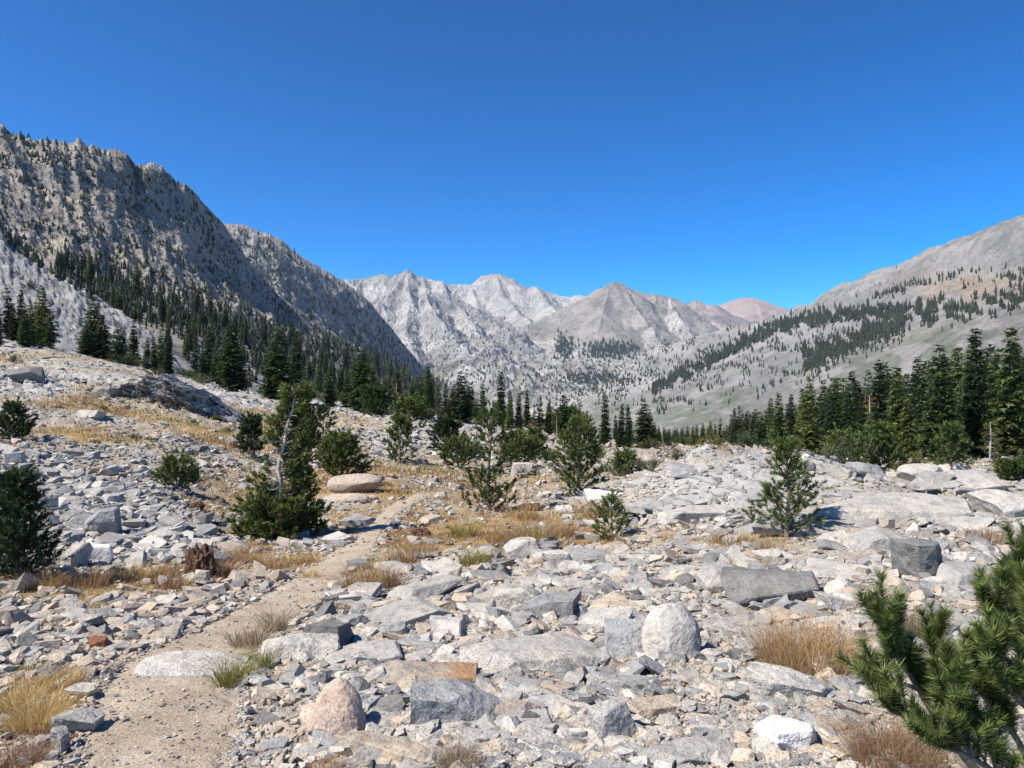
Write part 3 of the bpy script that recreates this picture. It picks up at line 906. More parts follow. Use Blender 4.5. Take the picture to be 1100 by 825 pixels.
rock(560, 600, 34, 26, "pale grey", "pale pointed rock poking through the rubble above the slabs", cuts=6, detail=2)
rock(636, 606, 48, 20, "blue grey", "low smooth slab in front of the small pine sapling", cuts=5, detail=2)
rock(645, 541, 34, 16, "chalky white", "whitish boulder at the foot of the bushy pine", "boulder", cuts=7, detail=2)
rock(606, 551, 18, 8, "chalky white", "low whitish stone left of the boulder at the bushy pine", cuts=7, detail=1)
rock(560, 510, 20, 18, "pale grey", "pale upright block between the two middle pines", cuts=6, detail=1)
rock(381, 531, 56, 18, "beige", "smooth beige boulder lying on top of another", "boulder", roundness=1, cuts=2, detail=2, sink=-.15, yaw=5, depth=.6)
rock(372, 541, 50, 18, "beige", "smooth beige boulder under the upper one", "boulder", roundness=1, cuts=2, detail=2, yaw=-5, depth=.6)
rock(394, 538, 22, 10, "beige", "small smooth beige boulder beside the stacked pair", "boulder", roundness=1, cuts=2, detail=2)
rock(862, 506, 26, 16, "mid grey", "rounded grey boulder behind the upright young pine", "boulder", roundness=1, cuts=3, detail=2)
rock(990, 522, 46, 24, "pale grey", "pale humped boulder on the rim of the slabs", "boulder", cuts=6, detail=3, roundness=1)
rock(1046, 526, 50, 18, "pale grey", "long pale boulder on the rim beside the humped one", "boulder", cuts=5, detail=2)
rock(1088, 556, 62, 30, "pale grey", "broad pale slab at the end of the ribbed bedrock", "slab", cuts=5, detail=3)
rock(880, 575, 110, 26, "mid grey", "low ribbed slab right of the upright young pine", "slab", cuts=5, detail=3, depth=.6, yaw=-20)
rock(960, 562, 150, 30, "pale grey", "longest ribbed slab running up to the rim", "slab", cuts=5, detail=3, depth=.5, yaw=-16, roll=-6)
rock(955, 596, 60, 30, "mid grey", "pointed grey plate below the ribbed slab", "slab", cuts=7, detail=2)
rock(900, 626, 70, 24, "pale grey", "pale plate between the dark boulder and the deep shadow", "slab", cuts=6, detail=2)
rock(992, 626, 40, 50, "dark grey", "tall added block, dark to stand in for the deep shadow beside the foreground pine", cuts=5, detail=3, depth=.8)  # added block: its dark colour stands in for a shadow with no visible caster
rock(1042, 634, 58, 30, "mid grey", "grey slab lying in the hollow beside the foreground pine", "slab", cuts=6, detail=2)
rock(775, 640, 40, 34, "mid grey", "grey wedge beside the dark slab boulder", cuts=7, detail=2)
rock(845, 700, 92, 30, "mid grey", "broad grey plate above the big dry grass tuft", "slab", cuts=6, detail=2)
rock(760, 560, 100, 20, "pale grey", "smooth pale slab left of the upright young pine", "slab", cuts=4, detail=3, depth=.9)
rock(700, 545, 90, 20, "pale grey", "bare pale slab sloping down from the rocky knoll", "slab", cuts=4, detail=3)
rock(28, 412, 30, 12, "dark grey", "dark boulder on the upper slope", "boulder", cuts=6, detail=1)
rock(96, 448, 22, 12, "pale grey", "pale boulder on the grassy slope below the dark outcrop", "boulder", cuts=6, detail=1)
rock(112, 428, 20, 14, "brown grey", "brown boulder at the near end of the dark outcrop", "boulder", cuts=6, detail=1)

# the dark rock outcrop on the left slope: one fractured mass with cracks
def outcrop():
    d = 36.0
    ax, bx = 103, 262
    nx, nh = 260, 80
    V = []
    p0 = None
    for i in range(nx):
        u = i / (nx - 1)
        px = ax + (bx - ax) * u
        base = GROUND.at(px, d - 1.5 + 3 * math.sin(u * 9) * 0.15)
        ytop = np.interp(px, [103, 118, 135, 160, 178, 195, 215, 232, 250, 262], [402, 394, 396, 399, 400, 409, 414, 424, 434, 442])
        ybot = np.interp(px, [103, 135, 160, 190, 220, 245, 262], [404, 420, 432, 442, 446, 446, 445])
        hh = max((ybot - ytop) * d / F, 0.05) * 1.05
        for j in range(nh):
            v = j / (nh - 1)
            ang = v * math.pi * 0.5
            y = 0.25 * hh * (v * 1.0) + 2.2 * max(0, v - .72) ** 1 * 3
            z = hh * min(1, v / .78) ** 0.8 - (max(0, v - .85) * hh * 1.6)
            V.append((base.x, base.y + y, base.z - 0.35 + z))
    V = np.array(V)
    q = np.stack([V[:, 0] * 0.8 + V[:, 2] * 0.9, V[:, 1] * 0.5, V[:, 2] * 0.7 - V[:, 0] * 0.35], -1)
    nse = ridged(q[:, 0], q[:, 1], q[:, 2], 6, 0.65) * 0.85 + fbm(q[:, 0] * 3, q[:, 1] * 3, q[:, 2] * 3, 5) * 0.3
    blk = np.floor(q[:, 0] * 1.6 + 1.2 * fbm(q[:, 0], q[:, 1], q[:, 2] + 4, 2))
    nse += 0.9 * (np.sin(blk * 12.9898) * 43758.5453 % 1.0 - 0.5)
    V[:, 1] -= nse * 0.8
    V[:, 2] += nse * 0.12
    i = np.arange(nx * nh).reshape(nx, nh)
    f = np.stack([i[:-1, :-1], i[1:, :-1], i[1:, 1:], i[:-1, 1:]], -1).reshape(-1, 4)
    fb = fbm(V[:, 0] * .7, V[:, 1] * .7, V[:, 2] * .7, 4)
    tint = mix_c((0.24, 0.24, 0.24), (0.38, 0.37, 0.355), smooth(-0.2, 0.5, fb))
    obj("rock_outcrop", mesh_np("rock_outcrop", V, f, tint, M_ROCK), label="long dark grey rock outcrop with black cracks on the left slope", category="rock outcrop")
    BLOCKED.append((180, 425, 85, 20))
outcrop()

# ------------------------------------------------------------------ loose rocks, large ones as things
def blocked(px, py, m=1.0):
    for (bx, by, a, b) in BLOCKED:
        if ((px - bx) / (a * m + 1e-3)) ** 2 + ((py - by) / (b * m + 1e-3)) ** 2 < 1:
            return True
    return False

ZONES = [  # rubble areas: name of the place, column and row ranges, how many, width range in the picture, height to width
    ("in the rubble right of the trail", 300, 700, 640, 825, 66, (20, 58), (.24, .52)),
    ("in the rubble around the big dry grass tuft", 700, 930, 640, 825, 32, (20, 50), (.24, .5)),
    ("in the band of rubble below the dry grass", 420, 800, 590, 650, 36, (14, 42), (.2, .42)),
    ("on the slabs by the foreground pine", 800, 1100, 560, 720, 34, (16, 50), (.2, .42)),
    ("in the rubble left of the trail", 0, 260, 630, 720, 34, (12, 30), (.28, .55)),
    ("in the grey talus on the left", 0, 160, 490, 600, 40, (10, 24), (.35, .7)),
    ("on the pale rocky knoll", 650, 1080, 506, 560, 16, (12, 40), (.15, .34)),
]
colors = list(ROCK_TINTS)
pick = {"rubble": ["pale grey"] * 7 + ["mid grey"] * 6 + ["blue grey"] * 4 + ["tan"] * 2 + ["beige", "brown grey", "dark grey"],
        "talus": ["pale grey"] * 6 + ["blue grey"] * 4 + ["mid grey"] * 3}
rr = random.Random(5)
for (place, x0, x1, y0, y1, n, (wa, wb), (ra, rb)) in ZONES:
    made = tries = 0
    while made < n and tries < n * 40:
        tries += 1
        px, py = rr.uniform(x0, x1), rr.uniform(y0, y1)
        f = (tries / (n * 40)) ** 0.5
        wpx = wb + (wa - wb) * min(1, made / n * 1.1) * rr.uniform(.7, 1)
        hpx = wpx * rr.uniform(ra, rb)
        if float(trail_dist(px, py - hpx * .3)) < 0.25 + wpx / 140 or blocked(px, py - hpx / 2, 1.15):
            continue
        d = dist_at(px, py)
        if not d == d or (grass_at(np.array([px]), np.array([d]))[0] > 0.75 and rr.random() < .8):
            continue
        c = rr.choice(pick["talus" if "talus" in place or "knoll" in place else "rubble"])
        size = "large" if wpx > (wa + wb) / 2 else "small"
        rock(px, py, wpx, hpx, c, f"{size} angular {c} stone lying loose {place}", seed=1000 + made * 13 + int(px), cuts=rr.randint(7, 12), detail=2 if wpx > 26 else 1,
             depth=rr.uniform(.6, 1.2), yaw=rr.uniform(-60, 60), tilt=rr.gauss(8, 9), roll=rr.gauss(0, 9), group="loose stones " + place)
        BLOCKED[-1] = (px, py - hpx * .5, wpx * .45, hpx * .45)
        made += 1

# ------------------------------------------------------------------ the rest of the rubble: nobody could count it
def scree():
    VAR = []
    r = random.Random(77)
    for k in range(36):
        bm = hull_rock(r, (1, r.uniform(.55, 1.0), r.uniform(.2, .6)), r.randint(6, 11))
        bmesh.ops.triangulate(bm, faces=bm.faces[:])
        bm.verts.index_update()
        VAR.append((np.array([v.co[:] for v in bm.verts]), np.array([[v.index for v in f.verts] for f in bm.faces])))
        bm.free()
    px, py, w = [], [], []
    def field(n, x0, x1, y0, y1, wa, wb, power=2.2):
        px.append(rng.uniform(x0, x1, n)); py.append(rng.uniform(y0, y1, n))
        u = rng.random(n)
        w.append((wa ** (1 - power) + u * (wb ** (1 - power) - wa ** (1 - power))) ** (1 / (1 - power)))
    field(26000, -150, 1250, 560, 860, 5, 28, 2.4)
    field(22000, -150, 1250, 600, 880, 3, 11, 2.0)
    field(3500, -150, 1250, 860, 1080, 12, 60, 2.2)
    field(20000, -200, 1300, 470, 600, 2.6, 12, 2.4)
    field(19000, -250, 640, 355, 520, 1.8, 7, 2.3)
    field(7000, -200, 200, 490, 605, 3.5, 15, 2.0)
    field(6000, 560, 1250, 480, 560, 2.2, 9, 2.2)
    field(34000, 60, 480, 535, 850, 2.2, 7, 2.8)
    px, py, w = map(np.concatenate, (px, py, w))
    d = hit_np(px, py)
    ok = np.isfinite(d) & (d < 170)
    td = trail_dist(px, py)
    ok &= (td > -0.12 + w / 70) | ((rng.random(len(px)) < 0.06) & (w < 4.5)) | ((rng.random(len(px)) < 0.015) & (w < 9))
    g = grass_at(px, np.nan_to_num(d, nan=5.0))
    tal = np.exp(-(((px - 55) / 110) ** 2 + ((py - 545) / 45) ** 2))
    dens = np.where(py < 600, 0.75, 1.0) * (1 - 0.85 * g) + tal
    dens *= np.where((py < 590) & (px > 640), 0.75, 1.0)
    kn = np.exp(-(((px - 780) / 120) ** 2 + ((py - 528) / 36) ** 2)) + np.exp(-(((px - 1000) / 110) ** 2 + ((py - 540) / 26) ** 2))
    dens *= 1 - 0.9 * np.clip(kn, 0, 1)
    # patches of bare gravel and of closer rubble
    X = (px - CX) / F * np.nan_to_num(d, nan=5.0)
    dens *= np.where(py > 620, 0.6, 0.35) + 1.1 * smooth(-0.35, 0.25, fbm(X / 2.2, np.nan_to_num(d, nan=5.0) / 2.2, 7, 3))
    ok &= rng.random(len(px)) < dens
    px, py, w, d, td = px[ok], py[ok], w[ok], d[ok], td[ok]
    size = w * d / F
    n = len(px)
    Z = ground_np(px, d) + np.where(td < 0.12, 0.017, 0.0)
    X = (px - CX) / F * d
    yaw, ti, tj = rng.uniform(0, 6.283, n), rng.normal(0, .28, n), rng.normal(0, .28, n)
    cols = np.array([ROCK_TINTS[c] for c in ("pale grey", "pale grey", "pale grey", "mid grey", "mid grey", "blue grey", "blue grey", "tan", "beige", "brown grey", "dark grey", "mid grey", "pale grey", "blue grey")])
    ci = rng.integers(0, len(cols), n)
    cold = (px < 200) & (py < 610)
    ci = np.where(cold & (ci > 6), ci % 7, ci)
    warm = (px < 330) & (py > 615)
    ci = np.where(warm & (rng.random(n) < .5), rng.integers(7, 10, n), ci)
    tint = cols[ci] * rng.normal(1, .10, (n, 1))
    var = rng.integers(0, len(VAR), n)
    VV, FF, TT, base = [], [], [], 0
    for k, (v, f) in enumerate(VAR):
        m = np.nonzero(var == k)[0]
        if not len(m):
            continue
        q = np.broadcast_to(v[None], (len(m),) + v.shape) * size[m, None, None]
        q = q * rng.uniform(.8, 1.2, (len(m), 1, 3))
        for (a, b, ang) in ((1, 2, ti[m]), (0, 2, tj[m]), (0, 1, yaw[m])):
            c, s = np.cos(ang)[:, None], np.sin(ang)[:, None]
            q = q.copy()
            qa, qb = q[..., a] * c - q[..., b] * s, q[..., a] * s + q[..., b] * c
            q[..., a], q[..., b] = qa, qb
        q = q + np.stack([X[m], d[m], Z[m] + size[m] * 0.12], -1)[:, None, :]
        VV.append(q.reshape(-1, 3))
        FF.append((f[None] + base + (np.arange(len(m)) * len(v))[:, None, None]).reshape(-1, 3))
        TT.append(np.repeat(tint[m], len(v), axis=0))
        base += len(m) * len(v)
    obj("scree", mesh_np("scree", np.concatenate(VV), np.concatenate(FF), np.concatenate(TT), M_ROCK), kind="stuff",
        label="pale granite rubble and gravel covering the ground", category="scree")
scree()

# ------------------------------------------------------------------ dry grass
G_COL = {"straw": ((0.64, 0.47, 0.21), (0.52, 0.36, 0.15)), "tan": ((0.52, 0.36, 0.18), (0.37, 0.225, 0.11)),
         "reddish": ((0.40, 0.26, 0.15), (0.27, 0.15, 0.09)), "green": ((0.24, 0.23, 0.06), (0.34, 0.28, 0.10)), "grey": ((0.40, 0.32, 0.22), (0.28, 0.20, 0.13))}

def blades(n, rad, hgt, wid, kind, r, green=0.0, base=None, lean=0.5):
    """n curved blades round the origin (or on the points of base): vertices, faces, tints"""
    if base is None:
        a, q = r.uniform(0, 6.283, n), rad * np.sqrt(r.random(n))
        b = np.stack([q * np.cos(a), q * np.sin(a), np.zeros(n)], -1)
        out = np.stack([np.cos(a), np.sin(a)], -1) * (q / max(rad, 1e-6))[:, None]
    else:
        b = base
        out = np.zeros((n, 2))
    h = hgt * (0.25 + 0.85 * r.random(n) ** 1.3) * np.ones(n)
    dirn = out * lean * 1.3 + r.normal(0, 0.5, (n, 2))
    tip = b + np.concatenate([dirn * h[:, None], (h * r.uniform(.75, 1, n))[:, None]], 1)
    mid = b + np.concatenate([dirn * h[:, None] * 0.32, (h * 0.55)[:, None]], 1)
    ang = r.uniform(0, 6.283, n)
    wv = np.stack([np.cos(ang), np.sin(ang), 0 * ang], -1) * (wid * np.ones(n))[:, None] / 2
    b = b - np.array([0, 0, 0.02])
    V = np.stack([b - wv, b + wv, mid + wv * .8, mid - wv * .8, tip], 1).reshape(-1, 3)
    i = np.arange(n)[:, None] * 5
    F4, F3 = i + np.array([[0, 1, 2, 3]]), i + np.array([[3, 2, 4]])
    c0, c1 = [np.array(c) for c in G_COL[kind]]
    f = r.random(n)
    t = c0 * (1 - f[:, None]) + c1 * f[:, None]
    gm = r.random(n) < green
    t[gm] = np.array(G_COL["green"][0]) * r.uniform(.7, 1.2, (gm.sum(), 1))
    t = t * r.normal(1, .15, (n, 1)).clip(.5, 1.5)
    return V, [F4, F3], np.repeat(t, 5, axis=0)

def tuft_mesh(name, n, rad, hgt, wid, kind, seed, green=0.0):
    r = np.random.default_rng(seed)
    V, Fs, T = blades(n, rad, hgt, wid, kind, r, green)
    return mesh_np(name, V, Fs, T, M_GRASS)

# tufts one can point to: column, foot row, width, height, colour, share of green, label
TUFTS = [
    (868, 728, 124, 62, "tan", .02, "largest dry grass tuft, tan and wiry, behind the white speckled wedge"),
    (960, 838, 100, 60, "reddish", .10, "rust brown grass tuft at the foot of the foreground pine"),
    (250, 740, 34, 40, "green", .7, "green and straw grass tuft on the right edge of the trail"),
    (282, 722, 22, 34, "green", .6, "thin green tuft behind the one on the trail edge"),
    (268, 700, 40, 32, "grey", .1, "grey dry tuft beside the pale slab right of the trail"),
    (296, 682, 22, 40, "grey", .1, "wispy dry tuft with tall stalks right of the trail"),
    (40, 790, 62, 44, "straw", .0, "bright straw coloured grass cushion left of the trail"),
    (20, 768, 44, 40, "straw", .0, "straw coloured grass cushion behind the bright one"),
    (70, 742, 40, 26, "straw", .05, "small golden tuft above the speckled block by the trail"),
    (20, 830, 60, 34, "reddish", .0, "rust brown grass clump below the straw cushions"),
    (35, 740, 50, 20, "reddish", .0, "dark reddish clump behind the straw cushions"),
    (86, 662, 30, 24, "tan", .05, "lone tan tuft among the stones left of the trail"),
    (45, 636, 60, 26, "tan", .15, "tan grass clump under the dark pine on the left edge"),
    (92, 634, 54, 26, "reddish", .1, "reddish clump next to the dark pine on the left"),
    (135, 626, 54, 24, "straw", .2, "straw clump in the grassy strip below the talus"),
    (168, 622, 46, 22, "tan", .25, "tan clump with green in the strip below the talus"),
    (183, 634, 34, 22, "reddish", .05, "reddish brown clump left of the rotten stump"),
    (240, 622, 40, 28, "reddish", .1, "reddish clump right of the rotten stump"),
    (262, 606, 44, 24, "tan", .1, "tan clump between the stump and the snag topped pine"),
    (290, 612, 38, 20, "tan", .1, "tan clump in front of the snag topped pine"),
    (334, 622, 24, 16, "straw", .0, "small pale tuft against the trail"),
    (330, 606, 30, 14, "tan", .0, "low tan tuft where the trail turns"),
    (388, 640, 44, 42, "tan", .1, "tall tan clump on the right side of the trail"),
    (412, 632, 36, 30, "reddish", .1, "reddish clump right of the tall tan clump"),
    (358, 660, 34, 20, "grey", .0, "pale wispy tuft at the inner bend of the trail"),
    (432, 606, 36, 22, "reddish", .1, "reddish clump along the far trail"),
    (455, 600, 42, 24, "tan", .3, "tan and green clump below the middle pines"),
    (510, 608, 36, 26, "green", .6, "green grass clump in the dry band below the ragged pine"),
    (492, 634, 22, 24, "grey", .3, "single wispy tuft standing in the rubble"),
    (498, 578, 34, 22, "green", .4, "yellow green clump behind the dry band"),
    (545, 586, 50, 28, "tan", .1, "tan clump in the middle of the dry band"),
    (575, 588, 54, 36, "tan", .25, "broadest tan clump of the dry band"),
    (604, 578, 40, 26, "reddish", .1, "reddish clump at the end of the dry band"),
    (560, 560, 44, 18, "tan", .15, "tan clump in front of the ragged pine"),
    (632, 602, 38, 20, "reddish", .05, "reddish tuft left of the small pine sapling"),
    (660, 610, 26, 16, "reddish", .05, "low reddish tuft in front of the small pine sapling"),
    (718, 602, 24, 16, "reddish", .0, "small rust coloured tuft alone on the slabs"),
    (720, 582, 22, 12, "tan", .0, "small tan tuft behind the rust coloured one"),
    (785, 586, 52, 18, "tan", .0, "tan clump left of the upright young pine"),
    (828, 598, 36, 24, "tan", .05, "golden brown tuft in front of the upright young pine"),
    (790, 614, 26, 16, "reddish", .0, "reddish tuft in front of the tan clump on the slabs"),
    (826, 610, 28, 14, "tan", .0, "low tan tuft below the golden brown one"),
    (1058, 588, 40, 24, "reddish", .05, "wiry reddish tuft near the ribbed slab on the right"),
    (985, 690, 40, 44, "grey", .05, "pale wispy tuft behind the foreground pine"),
    (645, 556, 46, 22, "tan", .2, "tan clump right of the bushy pine"),
    (615, 552, 30, 14, "tan", .3, "tan clump at the foot of the bushy pine"),
    (470, 770, 4, 4, "tan", .0, ""),
    (492, 832, 44, 34, "grey", .0, "pale dry tuft at the bottom of the rubble"),
    (350, 838, 34, 30, "tan", .0, "tan tuft below the pinkish boulder"),
]
for k, (px, py, wp, hp, kind, gr, label) in enumerate(TUFTS):
    if not label:
        continue
    d = dist_at(px, min(py, 838))
    wd, hd = wp * d / F, hp * d / F
    dc = d + wd * .25
    n = int(np.clip(wp * hp * 0.36, 110, 2000))
    me = tuft_mesh("grass_tuft", n, wd * .42, hd * 0.95, max(0.0016, d * 0.00064), kind, 300 + k, gr)
    obj("grass_tuft", me, None, GROUND.at(px, dc), label=label, category="grass tuft", group="dry grass tufts")
    BLOCKED.append((px, py - hp * .4, wp * .4, hp * .4))

def field_grass():
    """short dry grass between the stones: uncountable"""
    px, py = rng.uniform(-200, 1300, 90000), rng.uniform(360, 800, 90000)
    d = hit_np(px, py)
    ok = np.isfinite(d) & (d < 110)
    px, py, d = px[ok], py[ok], d[ok]
    g = grass_at(px, d)
    X = (px - CX) / F * d
    patch = smooth(-0.1, 0.35, fbm(X / (0.12 * d), d / (0.12 * d) + np.log(d) * 8, 3, 4))
    k = rng.random(len(px)) < g * (0.15 + patch) * 1.1 + 0.012
    k &= trail_dist(px, py) > 0.05
    px, py, d, X = px[k], py[k], d[k], X[k]
    z = ground_np(px, d)
    VV, FF4, FF3, TT, base = [], [], [], [], 0
    tone = fbm(X / (0.25 * d), np.log(d) * 5, 8, 3)
    for kind, lo, hi in (("reddish", -9, -0.22), ("tan", -0.22, 0.12), ("straw", 0.12, 0.3), ("green", 0.3, 9)):
        m = (tone > lo) & (tone <= hi)
        m = np.nonzero(m)[0]
        if not len(m):
            continue
        rep = np.repeat(m, 13)
        sp = d[rep] * 0.0065
        b = np.stack([X[rep] + rng.normal(0, 1, len(rep)) * sp, d[rep] + rng.normal(0, 1, len(rep)) * sp, z[rep]], -1)
        h = np.clip(d[rep] * 0.0055, 0.05, 0.22)
        V, (f4, f3), T = blades(len(rep), 0, h, np.clip(d[rep] * 0.0009, .003, .04), kind, rng, 0.15, b)
        VV.append(V); FF4.append(f4 + base); FF3.append(f3 + base); TT.append(T)
        base += len(V)
    obj("dry_grass", mesh_np("dry_grass", np.concatenate(VV), [np.concatenate(FF4), np.concatenate(FF3)], np.concatenate(TT), M_GRASS),
        kind="stuff", label="short tan and reddish dry grass between the stones", category="dry grass")
field_grass()

# ------------------------------------------------------------------ tree building
def tube(pts, rads, sides=7, cap=True):
    pts = np.asarray(pts, float)
    n = len(pts)
    T = np.gradient(pts, axis=0)
    T /= np.linalg.norm(T, axis=1)[:, None] + 1e-9
    up = np.where(np.abs(T[:, 2:3]) > 0.9, np.array([[1.0, 0, 0]]), np.array([[0, 0, 1.0]]))
    A = np.cross(T, up); A /= np.linalg.norm(A, axis=1)[:, None] + 1e-9
    B = np.cross(T, A)
    a = np.linspace(0, 2 * math.pi, sides, endpoint=False)
    V = pts[:, None] + (A[:, None] * np.cos(a)[None, :, None] + B[:, None] * np.sin(a)[None, :, None]) * np.asarray(rads)[:, None, None]
    i = np.arange(n * sides).reshape(n, sides)
    j = np.roll(i, -1, axis=1)
    return V.reshape(-1, 3), np.stack([i[:-1], j[:-1], j[1:], i[1:]], -1).reshape(-1, 4)

class Wood:
    def __init__(s):
        s.V, s.F, s.n = [], [], 0
    def add(s, pts, rads, sides=6):
        v, f = tube(pts, rads, sides)
        s.V.append(v); s.F.append(f + s.n); s.n += len(v)
    def mesh(s, name, mat):
        return mesh_np(name, np.concatenate(s.V), np.concatenate(s.F), mat=mat, smooth_shade=True)

def needle_tris(P, D, L, W, r, tint0, tint1, jitter=.2):
    """one thin triangle per needle"""
    n = len(P)
    side = np.cross(D, r.normal(size=(n, 3)))
    side /= np.linalg.norm(side, axis=1)[:, None] + 1e-9
    L = L * r.uniform(.75, 1.15, n)
    W = np.asarray(W) * np.ones(n)
    V = np.stack([P - side * W[:, None] / 2, P + side * W[:, None] / 2, P + D * L[:, None]], 1).reshape(-1, 3)
    f = r.random(n)[:, None]
    t = (np.array(tint0) * (1 - f) + np.array(tint1) * f) * r.normal(1, jitter, (n, 1)).clip(.4, 1.7)
    return V, np.arange(n * 3).reshape(n, 3), np.repeat(t, 3, axis=0)

def unit(v):
    return v / (np.linalg.norm(v, axis=-1, keepdims=True) + 1e-9)

class Crown:
    def __init__(s, r, L, W, t0, t1):
        s.r, s.L, s.W, s.t0, s.t1 = r, L, W, t0, t1
        s.P, s.D, s.K = [], [], []
    def shoot(s, p, axis, length, n, spread=0.9, tone=1.0):
        """a brush of needles along an axis"""
        r = s.r
        axis = unit(np.asarray(axis, float))
        t = r.random(n) ** 0.8
        rad = unit(np.cross(np.broadcast_to(axis, (n, 3)), r.normal(size=(n, 3))))
        s.P.append(np.asarray(p) + axis * (t * length)[:, None])
        s.D.append(unit(axis * (1.0 - 0.35 * (1 - t))[:, None] + rad * spread))
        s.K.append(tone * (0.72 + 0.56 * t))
    def mesh(s, name, mat=None):
        P, D, K = map(np.concatenate, (s.P, s.D, s.K))
        V, f, t = needle_tris(P, D, s.L, s.W, s.r, s.t0, s.t1)
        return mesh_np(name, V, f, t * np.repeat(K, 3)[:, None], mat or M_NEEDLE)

GREEN = ((0.045, 0.072, 0.022), (0.17, 0.20, 0.062))
DARK = ((0.020, 0.040, 0.016), (0.055, 0.080, 0.030))
YEL = ((0.065, 0.10, 0.026), (0.18, 0.205, 0.065))

def bushy_pine(seed, H, Rb, nb, profile, needle=0.055, wide=0.006, per=34, tones=GREEN, lean=0.0, low=0.04, gaps=0.0, trunk_r=None, top_bare=0.0, bark=None, name="pine_tree"):
    """young whitebark pine: upswept limbs that end in brushes of needles. Returns the meshes of trunk and crown"""
    r = np.random.default_rng(seed)
    wd, cr = Wood(), Crown(r, needle, wide, *tones)
    tr = trunk_r or 0.022 * H + 0.008
    zs = np.linspace(0, 1, 9)
    tx = lean * H * zs ** 1.5 + 0.012 * H * np.sin(zs * 7 + seed)
    ty = 0.012 * H * np.cos(zs * 6 + seed * 2)
    tp = np.stack([tx, ty, zs * H - 0.05], -1)
    wd.add(tp, tr * (1 - 0.86 * zs), 8)
    az = r.uniform(0, 6.28)
    for i in range(nb):
        u = low + (0.985 - low) * (i + r.random()) / nb
        az += 2.399 + r.normal(0, .35)
        if r.random() < gaps + .10 and u > 0.12:
            continue
        ln = Rb * np.interp(u, *profile) * r.uniform(.72, 1.15)
        p0 = np.array([np.interp(u, zs, tp[:, k]) for k in range(3)])
        e0 = R(8 + 45 * u + r.normal(0, 10))
        k = np.linspace(0, 1, 7)
        el = e0 + k * R(28)
        stp = ln / 6
        out = np.array([math.cos(az), math.sin(az)])
        hx = np.concatenate([[0], np.cumsum(np.cos(el[1:]) * stp)])
        hz = np.concatenate([[0], np.cumsum(np.sin(el[1:]) * stp)])
        pts = p0 + np.stack([hx * out[0], hx * out[1], hz], -1) + r.normal(0, ln * .015, (7, 3))
        wd.add(pts, np.linspace(tr * .32 * (1 - .5 * u), tr * .07, 7) + .001, 5)
        if u > 1 - top_bare and r.random() < .8:
            continue
        ns = max(4, int(ln / (needle * 0.8)))
        for q in range(ns):
            v = 0.25 + 0.75 * (q + r.random()) / ns
            b = np.array([np.interp(v, k, pts[:, c]) for c in range(3)])
            ax = np.array([math.cos(az + r.normal(0, .9)), math.sin(az + r.normal(0, .9)), 0.55 + r.normal(0, .35)])
            sl = needle * r.uniform(1.4, 2.8)
            if v > .4:
                b2 = b + unit(ax) * sl * r.uniform(0.2, 1.1)
            else:
                b2 = b
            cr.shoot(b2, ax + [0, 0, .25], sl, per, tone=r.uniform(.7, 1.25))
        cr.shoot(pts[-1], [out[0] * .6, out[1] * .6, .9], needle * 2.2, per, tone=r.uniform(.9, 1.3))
    if not top_bare:
        cr.shoot(tp[-1] - [0, 0, needle], [0, 0, 1], needle * 2.5, per)
    return wd.mesh(name + "_trunk", bark or M_BARK), cr.mesh(name + "_crown")

def place_tree(name, label, cat, meshes, loc, rotz=0.0, group=None, scale=1.0, sz=None):
    t = thing(name, label, cat, loc, rotz, group, scale)
    if sz:
        t.scale.z = scale * sz
    obj("trunk", meshes[0], t)
    obj("crown", meshes[1], t)
    return t

CONE = ([0, .15, .5, 1.0], [.9, 1.0, .62, .10])
OVAL = ([0, .3, .65, 1.0], [.7, 1.0, .72, .18])
DOME = ([0, .35, .75, 1.0], [1.0, 1.0, .75, .45])
SPIRE = ([0, .1, .4, .75, 1.0], [.9, 1.0, .7, .38, .06])

def hero(px, py, top, wpx, label, seed, profile=OVAL, shoots=1.0, tones=GREEN, name="pine_tree", cat="pine tree", group=None, **kw):
    d = dist_at(px, py)
    H, W = (py - top) * d / F, wpx * d / F
    needle = max(0.05, 0.0034 * d + .012)
    nb = int(kw.pop("nb", 46) * shoots)
    me = bushy_pine(seed, H, W * .5, nb, profile, needle=needle, wide=max(0.005, d * 0.00125), tones=tones, **kw)
    BLOCKED.append((px, py - 4, wpx * .3, 8))
    return place_tree(name, label, cat, me, GROUND.at(px, d + W * .2), group=group)

